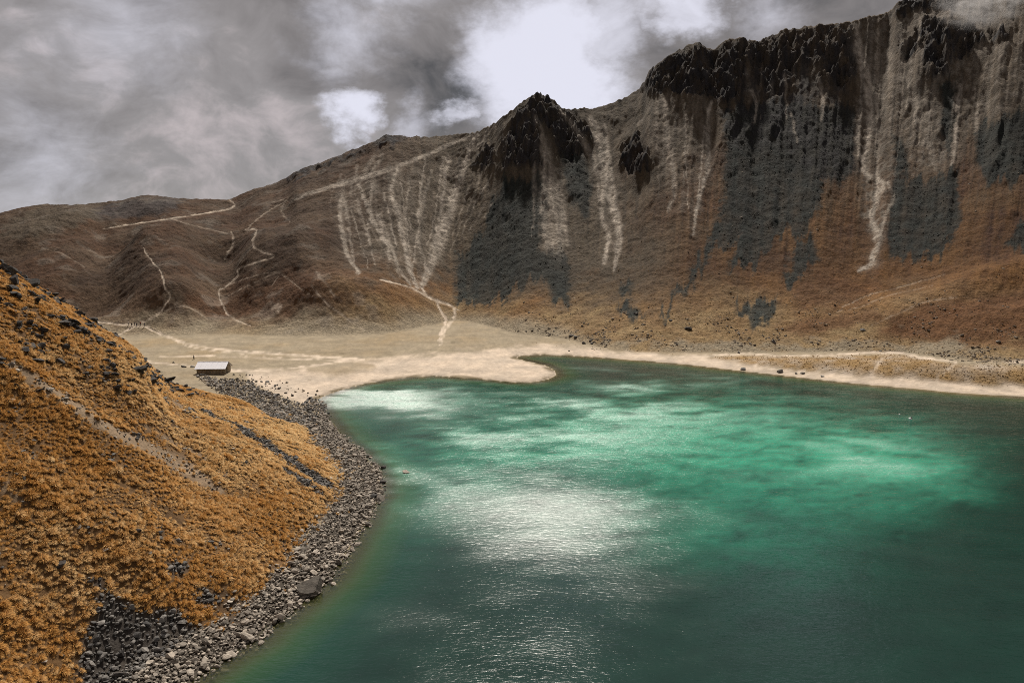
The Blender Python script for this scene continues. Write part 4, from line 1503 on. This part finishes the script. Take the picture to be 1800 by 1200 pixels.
FAR_BOULDERS = [
    (1003, 589, 12, 'pointed dark boulder, left of the close pair on the pale flats behind the bay'),
    (1013, 590, 14, 'long dark boulder, right of the close pair on the pale flats behind the bay'),
    (1026, 601, 10, 'pyramid shaped dark boulder on the sand just behind the narrow bay'),
    (1038, 597, 8, 'grey rock right of the pyramid boulder behind the narrow bay'),
    (1040, 602, 7, 'small grey rock closest to the pyramid boulder behind the bay'),
    (925, 582, 6, 'small dark rock at the tan slope foot above the sand spit'),
    (1000, 616, 6, 'small dark rock on the sand above the head of the bay'),
    (1306, 648, 11, 'first dark boulder on the far beach where the peninsula begins'),
    (1372, 652, 15, 'largest dark boulder on the far beach below the peninsula'),
    (1411, 654, 12, 'dark boulder just right of the largest one on the far beach'),
    (1399, 657, 6, 'small rock between the two large boulders on the far beach'),
    (1445, 659, 9, 'flat dark rock on the far beach, last before the bare sand'),
    (1209, 575, 12, 'dark rounded boulder on the tan slope above the far path'),
    (1361, 599, 14, 'dark boulder on the tan slope below the black stone patch'),
    (1548, 616, 8, 'dark rock on the upper edge of the far path'),
    (1532, 631, 6, 'dark rock on the sandy top of the peninsula'),
    (1298, 619, 9, 'dark rock beside the upper path behind the peninsula'),
    (1118, 549, 12, 'black boulder above the small dark stone patches on the lower wall'),
    (1180, 562, 10, 'black boulder at the foot of the long dark stone finger'),
    (1756, 600, 10, 'pale topped boulder on the tan slope at the far right'),
    (1516, 578, 9, 'grey rock on the tan slope left of the rusty hollow'),
    (304, 637, 8, 'dark boulder beside the track left of the hut'),
    (322, 643, 11, 'dark boulder at the slope edge left of the hut'),
    (339, 645, 8, 'dark rock beside the left end of the hut'),
    (470, 670, 8, 'dark boulder on the pale sand right of the hut'),
    (502, 690, 9, 'tall dark boulder at the end of the rubble beside the sand'),
]
for i, (bx_, by_, w_, lb) in enumerate(FAR_BOULDERS):
    p = far_point(bx_, by_ + w_ * 0.2)
    r = 0.5 * w_ * p.y / F
    o = add_obj('boulder', FARB[(i * 3 + 1) % 8])
    o.location = p + Vector((0, 0.2 * r, 0.2 * r))
    o.rotation_euler = (rg.uniform(-0.3, 0.3), rg.uniform(-0.3, 0.3), rg.uniform(0, 6.28))
    o.scale = (r * 1.15, r, r * (0.45 if 'flat' in lb or 'long' in lb else 0.95))
    tag(o, lb, 'boulder', 'boulders of the far shore and flats')

# ------------------------------------------------------------------ stones and tussocks far away
rg = np.random.default_rng(41)
wgt = np.zeros(FX.shape)
cw = np.where((FPX > -60) & (FPX < 1860) & (FSEG < 2), 1.0, 0.0)


def pick(w, n):
    w = (w * cw).ravel()
    c = np.cumsum(w)
    i = np.searchsorted(c, rg.random(n) * c[-1])
    i = np.clip(i, 0, w.size - 1)
    r, c = np.minimum(i // FX.shape[1], FX.shape[0] - 2), np.minimum(i % FX.shape[1], FX.shape[1] - 2)
    u, v = rg.random(n), rg.random(n)
    p = [(a[r, c] * (1 - u) + a[r, c + 1] * u) * (1 - v) + (a[r + 1, c] * (1 - u) + a[r + 1, c + 1] * u) * v for a in (FX, FY, FZ)]
    return i, np.stack(p, 1)


def far_scatter(name, w, n, s0, s1, pw, coll, nsh, label, cat, squash=0.8):
    i, p = pick(w, n)
    s = s0 + (s1 - s0) * rg.random(n) ** pw
    r = np.stack([rg.uniform(-0.4, 0.4, n), rg.uniform(-0.4, 0.4, n), rg.uniform(0, 6.28, n)], 1)
    sc3 = s[:, None] * np.stack([rg.uniform(0.8, 1.3, n), rg.uniform(0.8, 1.2, n), np.full(n, squash)], 1)
    o = scatter(name, p, r, sc3, rg.integers(0, nsh, n), rg.random(n), coll)
    return tag(o, label, cat, kind='stuff')


far_scatter('stone_field_rubble', FSTONE ** 2 * (1 - FCR), 7000, 0.15, 0.50, 4, K_FAR, 6, 'dark greenish stone fields spilled down the crater wall', 'rubble')
noise_f = fbm(FX / 12, FY / 12, 3, 191)
foot_w = np.where(FSEG == 1, np.exp(-((FT - 0.02) / 0.10) ** 2), 0.0) * sstep(820, 1050, FPX) * sstep(-0.1, 0.5, noise_f)
foot_w = foot_w + 0.06 * (FSEG == 1) * sstep(0.1, 0.6, noise_f) * sstep(900, 1100, FPX) * (1 - sstep(0.5, 0.7, FT))
foot_w = foot_w + 1.2 * poly_mask(FPX, FPY, [(1030, 590), (1060, 585), (1075, 600), (1060, 615), (1040, 614)], 5)
foot_w = foot_w + 1.6 * poly_mask(FPX, FPY, [(1600, 620), (1680, 616), (1760, 632), (1850, 632), (1850, 645), (1740, 642), (1680, 634)], 4)
far_scatter('foot_rubble', foot_w, 3000, 0.16, 0.80, 5, K_TAN, 6, 'loose brown and grey rocks strewn along the foot of the wall', 'rubble')
far_tuft = (FPEN * 0.8 + np.where(FSEG == 1, 0.10, 0.02) * sstep(850, 1100, FPX) * sstep(420, 600, FPY)) * (1 - np.clip(FTR * 1.5, 0, 1)) * (FSD > 8) * (1 - np.clip(FSTONE * 1.5, 0, 1))
K_FTUFT = store('far_tufts', copies(TUFTS[:3], 'far_tuft_'), grass_mat('far_bunchgrass', (0.26, 0.16, 0.07), (0.42, 0.27, 0.12), (0.55, 0.40, 0.22)))
far_scatter('far_grass', far_tuft, 4500, 0.16, 0.40, 2, K_FTUFT, 3, 'dry tussock grass on the peninsula and lower crater wall', 'grass', 0.75)


# ------------------------------------------------------------------ stone hut with a metal roof
def box_mesh(name, x0, x1, y0, y1, z0, z1, bevel=0.0):
    bm = bmesh.new()
    bmesh.ops.create_cube(bm, size=1.0)
    for v in bm.verts:
        v.co = ((x0 + x1) / 2 + v.co.x * (x1 - x0), (y0 + y1) / 2 + v.co.y * (y1 - y0), (z0 + z1) / 2 + v.co.z * (z1 - z0))
    if bevel:
        bmesh.ops.bevel(bm, geom=list(bm.edges), offset=bevel, segments=1, affect='EDGES')
    me = bpy.data.meshes.new(name)
    bm.to_mesh(me)
    bm.free()
    return me


def prism_mesh(name, outline, axis, a0, a1):
    """outline of (u, z) pushed along an axis"""
    V, n = [], len(outline)
    for a in (a0, a1):
        for u, z in outline:
            V.append((a, u, z) if axis == 'x' else (u, a, z))
    Fc = [tuple(range(n))[::-1], tuple(range(n, 2 * n))]
    for i in range(n):
        j = (i + 1) % n
        Fc.append((i, j, n + j, n + i))
    me = bpy.data.meshes.new(name)
    me.from_pydata(V, [], Fc)
    bm = bmesh.new()
    bm.from_mesh(me)
    bmesh.ops.recalc_face_normals(bm, faces=bm.faces)
    bm.to_mesh(me)
    bm.free()
    return me


def masonry_mat():
    m, k = new_mat('hut_masonry')
    out = k.n('ShaderNodeOutputMaterial')
    b = k.n('ShaderNodeBsdfPrincipled')
    b.inputs['Roughness'].default_value = 0.95
    pos = k.n('ShaderNodeTexCoord').outputs['Object']
    vo = k.n('ShaderNodeTexVoronoi')
    k.l(pos, vo.inputs['Vector'])
    vo.inputs['Scale'].default_value = 2.6
    c = k.mix(vo.outputs['Color'], (0.14, 0.115, 0.085), (0.34, 0.28, 0.20))
    c = k.mix(1.0, c, k.mapr(k.noise(pos, 1.4, 4, 0.6), 0.3, 0.7, 0.65, 1.3, False), 'MULTIPLY')
    k.l(c, b.inputs['Base Color'])
    bp = k.n('ShaderNodeBump')
    bp.inputs['Distance'].default_value = 0.06
    k.l(vo.outputs['Distance'], bp.inputs['Height'])
    k.l(bp.outputs[0], b.inputs['Normal'])
    k.l(b.outputs[0], out.inputs[0])
    return m


def build_hut():
    p = far_point(395, 657)
    HL, HDp, HWz, HR = 9.0, 5.4, 2.25, 1.55         # length, depth, wall height, roof rise
    root = add_obj('hut', None)
    root.location = (p.x - HL / 2, p.y + HDp / 2, p.z - 0.15)
    root.rotation_euler = (0, 0, math.radians(1.5))
    tag(root, 'low stone hut with white metal gable roof on the flats beside the lake', 'hut')
    MW = masonry_mat()
    MR = simple_mat('white_metal_roof', (0.86, 0.85, 0.90), 0.35, 0.05, 0.8, 0.0, 0.0, 0.6)
    MWd = simple_mat('weathered_wood', (0.10, 0.075, 0.05), 0.9, 0.3, 4.0, 0.01)
    MDk = simple_mat('dark_doorway_wood', (0.035, 0.026, 0.02), 0.9, 0.3, 4.0, 0.01)
    x0, x1, y0, y1 = -HL / 2, HL / 2, -HDp / 2, HDp / 2
    add_obj('long_wall', box_mesh('long_wall', x0, x1, y0, y0 + 0.4, -0.3, HWz), MW, root)
    add_obj('long_wall', box_mesh('long_wall', x0, x1, y1 - 0.4, y1, -0.3, HWz), MW, root)
    gab = [(y0 + 0.402, -0.3), (y0 + 1.5, -0.3), (y0 + 1.5, 1.95), (y0 + 2.45, 1.95), (y0 + 2.45, -0.3), (y1 - 0.402, -0.3), (y1 - 0.402, HWz + 0.2), (0, HWz + HR - 0.08), (y0 + 0.402, HWz + 0.2)]
    g1 = add_obj('gable_wall', prism_mesh('gable_wall', gab, 'x', x1 - 0.4, x1 - 0.003), MW, root)
    gab2 = [(y0 + 0.402, -0.3), (y1 - 0.402, -0.3), (y1 - 0.402, HWz + 0.2), (0, HWz + HR - 0.08), (y0 + 0.402, HWz + 0.2)]
    add_obj('gable_wall', prism_mesh('gable_wall', gab2, 'x', x0 + 0.003, x0 + 0.4), MW, root)
    d = add_obj('door', box_mesh('door', x1 - 0.28, x1 - 0.22, y0 + 1.5, y0 + 2.45, -0.1, 1.95), MDk, root)
    add_obj('door_handle', box_mesh('door_handle', x1 - 0.22, x1 - 0.16, y0 + 2.28, y0 + 2.36, 0.9, 1.05, 0.01), MWd, d)
    add_obj('lintel', box_mesh('lintel', x1 - 0.42, x1 + 0.03, y0 + 1.3, y0 + 2.65, 1.952, 2.12, 0.01), MWd, root)
    rf = add_obj('roof', None, None, root)
    ov, ex = 0.55, 0.45
    sl_ = HR / (HDp / 2)
    for sg in (-1, 1):
        ye = sg * (HDp / 2 + ov)
        ze = HWz - ov * sl_ + 0.09
        zr = HWz + HR + 0.09
        # one slope built from corrugated sheets
        n = 12
        w = (HL + 2 * ex) / n
        for i in range(n):
            xa = -HL / 2 - ex + i * w
            V, Fc = [], []
            steps = 8
            for j in range(steps + 1):
                xx = xa + (w - 0.012) * j / steps
                dz = 0.018 * math.cos(2 * math.pi * j / 2.0) + (0.012 if i % 2 else 0.0)
                V += [(xx, ye, ze + dz), (xx, 0.0, zr + dz), (xx, ye, ze + dz - 0.03), (xx, 0.0, zr + dz - 0.03)]
            for j in range(steps):
                b = 4 * j
                Fc += [(b, b + 4, b + 5, b + 1), (b + 2, b + 3, b + 7, b + 6), (b, b + 2, b + 6, b + 4), (b + 1, b + 5, b + 7, b + 3)]
            me_ = np_mesh('roof_sheet', V, Fc, smooth=False)
            add_obj('roof_sheet', me_, MR, rf)
        add_obj('eave_board', box_mesh('eave_board', -HL / 2 - ex, HL / 2 + ex, min(ye, ye - sg * 0.05), max(ye, ye - sg * 0.05), ze - 0.20, ze - 0.05), MWd, rf)
        for ex_ in (-1, 1):
            xe = ex_ * (HL / 2 + ex - 0.04)
            V = [(xe - 0.03, ye, ze - 0.22), (xe + 0.03, ye, ze - 0.22), (xe + 0.03, ye, ze - 0.04), (xe - 0.03, ye, ze - 0.04),
                 (xe - 0.03, 0, zr - 0.22), (xe + 0.03, 0, zr - 0.22), (xe + 0.03, 0, zr - 0.04), (xe - 0.03, 0, zr - 0.04)]
            Fc = [(0, 1, 2, 3), (4, 7, 6, 5), (0, 4, 5, 1), (1, 5, 6, 2), (2, 6, 7, 3), (3, 7, 4, 0)]
            add_obj('verge_board', np_mesh('verge_board', V, Fc, False), MWd, rf)
    rc = [(-0.22, HWz + HR + 0.09 - 0.22 * sl_ + 0.045), (0, HWz + HR + 0.16), (0.22, HWz + HR + 0.09 - 0.22 * sl_ + 0.045), (0, HWz + HR + 0.13)]
    add_obj('ridge_cap', prism_mesh('ridge_cap', rc, 'x', -HL / 2 - ex, HL / 2 + ex), MR, rf)
    return root


build_hut()


# ------------------------------------------------------------------ hikers
def skin_mesh(name, joints, edges, radii, sub=1):
    me = bpy.data.meshes.new(name)
    me.from_pydata(joints, edges, [])
    o = bpy.data.objects.new(name, me)
    COL.objects.link(o)
    o.modifiers.new('skin', 'SKIN')
    me.skin_vertices  # layer is made by the modifier
    lay = me.skin_vertices[0].data
    for i, r in enumerate(radii):
        lay[i].radius = (r, r) if not isinstance(r, tuple) else r
        lay[i].use_root = (i == 0)
    sb = o.modifiers.new('sub', 'SUBSURF')
    sb.levels = sb.render_levels = sub
    dg = bpy.context.evaluated_depsgraph_get()
    m2 = bpy.data.meshes.new_from_object(o.evaluated_get(dg))
    bpy.data.objects.remove(o)
    bpy.data.meshes.remove(me)
    m2.name = name
    for p in m2.polygons:
        p.use_smooth = True
    return m2


def figure(stride):
    s = stride
    J = [(0, 0, 0.93), (0, 0, 1.15), (0, 0.01, 1.40), (0, 0.0, 1.50), (0, 0.01, 1.60), (0, 0.01, 1.70),
         (0.10, 0, 0.88), (0.11, 0.5 * s, 0.48), (0.11, 0.55 * s - 0.04, 0.08), (0.11, 0.55 * s + 0.13, 0.04),
         (-0.10, 0, 0.88), (-0.11, -0.35 * s, 0.48), (-0.11, -0.75 * s - 0.03, 0.09), (-0.11, -0.75 * s + 0.14, 0.04),
         (0.19, 0, 1.38), (0.25, -0.35 * s, 1.10), (0.24, -0.2 * s + 0.10, 0.86), (0.235, -0.2 * s + 0.13, 0.77),
         (-0.19, 0, 1.38), (-0.25, 0.30 * s, 1.10), (-0.24, 0.45 * s + 0.10, 0.86), (-0.235, 0.45 * s + 0.13, 0.77)]
    E = [(0, 1), (1, 2), (2, 3), (3, 4), (4, 5), (0, 6), (6, 7), (7, 8), (8, 9), (0, 10), (10, 11), (11, 12), (12, 13),
         (2, 14), (14, 15), (15, 16), (16, 17), (2, 18), (18, 19), (19, 20), (20, 21)]
    R = [0.13, 0.12, 0.13, 0.055, 0.085, 0.07, 0.085, 0.062, 0.045, 0.04, 0.085, 0.062, 0.045, 0.04, 0.06, 0.045, 0.035, 0.03, 0.06, 0.045, 0.035, 0.03]
    return J, E, R


M_SKIN = simple_mat('skin', (0.42, 0.25, 0.17), 0.6, 0.1)
M_CLOTH = {'white': simple_mat('white_cloth', (0.78, 0.78, 0.76), 0.9, 0.08), 'black': simple_mat('black_cloth', (0.02, 0.02, 0.022), 0.9, 0.1),
           'red': simple_mat('red_cloth', (0.30, 0.04, 0.035), 0.9, 0.1), 'blue': simple_mat('blue_cloth', (0.05, 0.08, 0.16), 0.9, 0.1),
           'grey': simple_mat('grey_cloth', (0.25, 0.25, 0.25), 0.9, 0.1)}
M_HAIR = simple_mat('dark_hair', (0.02, 0.015, 0.012), 0.7, 0.1)


def person_parts(stride):
    J, E, R = figure(stride)
    body = skin_mesh('body', J, E, R, 1)
    # jacket: torso and upper arms, a little wider than the body
    ji = [0, 1, 2, 14, 15, 16, 18, 19, 20]
    jm = {v: i for i, v in enumerate(ji)}
    jk = skin_mesh('jacket', [J[i] for i in ji], [(jm[a], jm[b]) for a, b in [(0, 1), (1, 2), (2, 14), (14, 15), (15, 16), (2, 18), (18, 19), (19, 20)]],
                   [R[i] * 1.22 + 0.012 for i in ji], 1)
    ti = [0, 6, 7, 8, 10, 11, 12]
    tm = {v: i for i, v in enumerate(ti)}
    tj = [J[i] for i in ti]
    tr_ = skin_mesh('trousers', tj, [(tm[a], tm[b]) for a, b in [(0, 6), (6, 7), (7, 8), (0, 10), (10, 11), (11, 12)]], [R[i] * 1.2 + 0.015 for i in ti], 1)
    hr = stone_mesh('hair', 77, 2, 0.8, 3)
    return body, jk, tr_, hr


PARTS = {st: person_parts(st) for st in (0.12, 0.30)}


def place_person(px, py, stride, top, legs, label, yaw, hat=None, group=None):
    p = far_point(px, py)
    r = add_obj('person', None)
    r.location = p + Vector((0, 0, -0.02))
    r.rotation_euler = (0, 0, yaw)
    tag(r, label, 'person', group)
    b, j, t, h = (m_.copy() for m_ in PARTS[stride])
    for nm, m_, mt in (('body', b, M_SKIN), ('jacket', j, M_CLOTH[top]), ('trousers', t, M_CLOTH[legs]), ('hat' if hat else 'hair', h, M_CLOTH[hat] if hat else M_HAIR)):
        o = add_obj(nm, m_, mt, r)
        if nm in ('hair', 'hat'):
            o.location = (0, -0.012, 1.69)
            o.scale = (0.105, 0.115, 0.10)
    return r


GP = 'hikers at the path junction'
place_person(341, 631, 0.12, 'white', 'black', 'person in white top and dark trousers standing on the track behind the hut', 2.6, 'white')
place_person(226, 572, 0.30, 'white', 'black', 'hiker in white top, leftmost of the group at the path junction', 1.3, None, GP)
place_person(231, 573, 0.12, 'black', 'black', 'hiker all in black beside the leftmost white topped hiker', 0.3, None, GP)
place_person(236, 572, 0.30, 'grey', 'black', 'hiker in grey top, third from the left at the path junction', 4.5, None, GP)
place_person(241, 573, 0.12, 'black', 'blue', 'hiker in black top and blue trousers in the middle of the junction group', 1.8, None, GP)
place_person(247, 572, 0.30, 'red', 'black', 'hiker in dark red top, right of the middle at the path junction', 1.5, None, GP)
place_person(255, 573, 0.30, 'blue', 'grey', 'hiker in blue top, rightmost at the path junction', 1.5, None, GP)

# ------------------------------------------------------------------ floats on the lake
M_FLOAT = simple_mat('white_float', (0.82, 0.82, 0.80), 0.45, 0.06)
M_RUB = simple_mat('black_rubber', (0.015, 0.015, 0.016), 0.6, 0.1)


def lathe_mesh(name, prof, n=14):
    V, Fc = [], []
    for r, z in prof:
        for i in range(n):
            a = 2 * math.pi * i / n
            V.append((r * math.cos(a), r * math.sin(a), z))
    for j in range(len(prof) - 1):
        for i in range(n):
            k2 = (i + 1) % n
            Fc.append((j * n + i, j * n + k2, (j + 1) * n + k2, (j + 1) * n + i))
    return np_mesh(name, V, Fc)


def buoy(px, py, s, label, dark):
    x, y = on_z(px, py, 0.0)
    r = add_obj('buoy', None)
    r.location = (float(x), float(y), 0)
    r.rotation_euler = (0.25, 0.2, 0)
    tag(r, label, 'buoy')
    add_obj('float', lathe_mesh('float', [(0.0, -0.25 * s), (0.30 * s, -0.2 * s), (0.42 * s, 0.0), (0.36 * s, 0.22 * s), (0.18 * s, 0.36 * s), (0.0, 0.40 * s)]), M_FLOAT, r)
    if dark:
        add_obj('top_ring', lathe_mesh('top_ring', [(0.02 * s, 0.37 * s), (0.20 * s, 0.36 * s), (0.22 * s, 0.52 * s), (0.10 * s, 0.62 * s), (0.0, 0.63 * s)]), M_RUB, r).location = (0.16 * s, 0, 0)
    else:
        add_obj('top_ring', lathe_mesh('top_ring', [(0.02 * s, 0.38 * s), (0.08 * s, 0.38 * s), (0.08 * s, 0.46 * s), (0.0, 0.47 * s)]), M_FLOAT, r)


buoy(1600, 736, 1.0, 'larger white float with a black top on the green water near the far shore', True)
buoy(1581, 728, 0.5, 'tiny white float left of the larger white float on the green water', False)

# ------------------------------------------------------------------ wisp of cloud clinging to the summit
def build_mist():
    a, e = ae(1725, 8)
    Y = 480.0
    c = Vector((float(a) * Y, Y, HC + float(e) * Y))
    bm = bmesh.new()
    bmesh.ops.create_icosphere(bm, subdivisions=3, radius=1.0)
    me = bpy.data.meshes.new('mist')
    bm.to_mesh(me)
    bm.free()
    m = bpy.data.materials.new('mist')
    m.use_nodes = True
    k = NT(m.node_tree)
    out = k.n('ShaderNodeOutputMaterial')
    v = k.n('ShaderNodeVolumePrincipled')
    v.inputs['Color'].default_value = (0.9, 0.88, 0.88, 1)
    v.inputs['Anisotropy'].default_value = 0.2
    ob = k.n('ShaderNodeTexCoord').outputs['Object']
    fall = k.mapr(k.vmath('LENGTH', ob), 0.25, 1.0, 1.0, 0.0)
    n = k.noise(ob, 2.6, 5, 0.6, 0.4)
    d = k.math('MULTIPLY', fall, k.mapr(n, 0.40, 0.66, 0.0, 1.0))
    k.l(k.math('MULTIPLY', d, 0.075), v.inputs['Density'])
    k.l(v.outputs[0], out.inputs['Volume'])
    o = add_obj('mist', me, m)
    o.location = c
    o.scale = (34, 16, 17)
    tag(o, 'thin wisp of cloud clinging to the summit at the upper right', 'mist', kind='stuff')


build_mist()

pb = far_point(372, 657)
pl = add_obj('plank', box_mesh('plank', -1.5, 1.5, -0.14, 0.14, 0.0, 0.09, 0.01), simple_mat('pale_plank', (0.62, 0.58, 0.52), 0.8, 0.2, 3.0))
pl.location = pb + Vector((0, -1.2, 0.12))
pl.rotation_euler = (0.03, 0.05, -0.12)
tag(pl, 'pale plank lying on the ground along the front wall of the hut', 'plank')
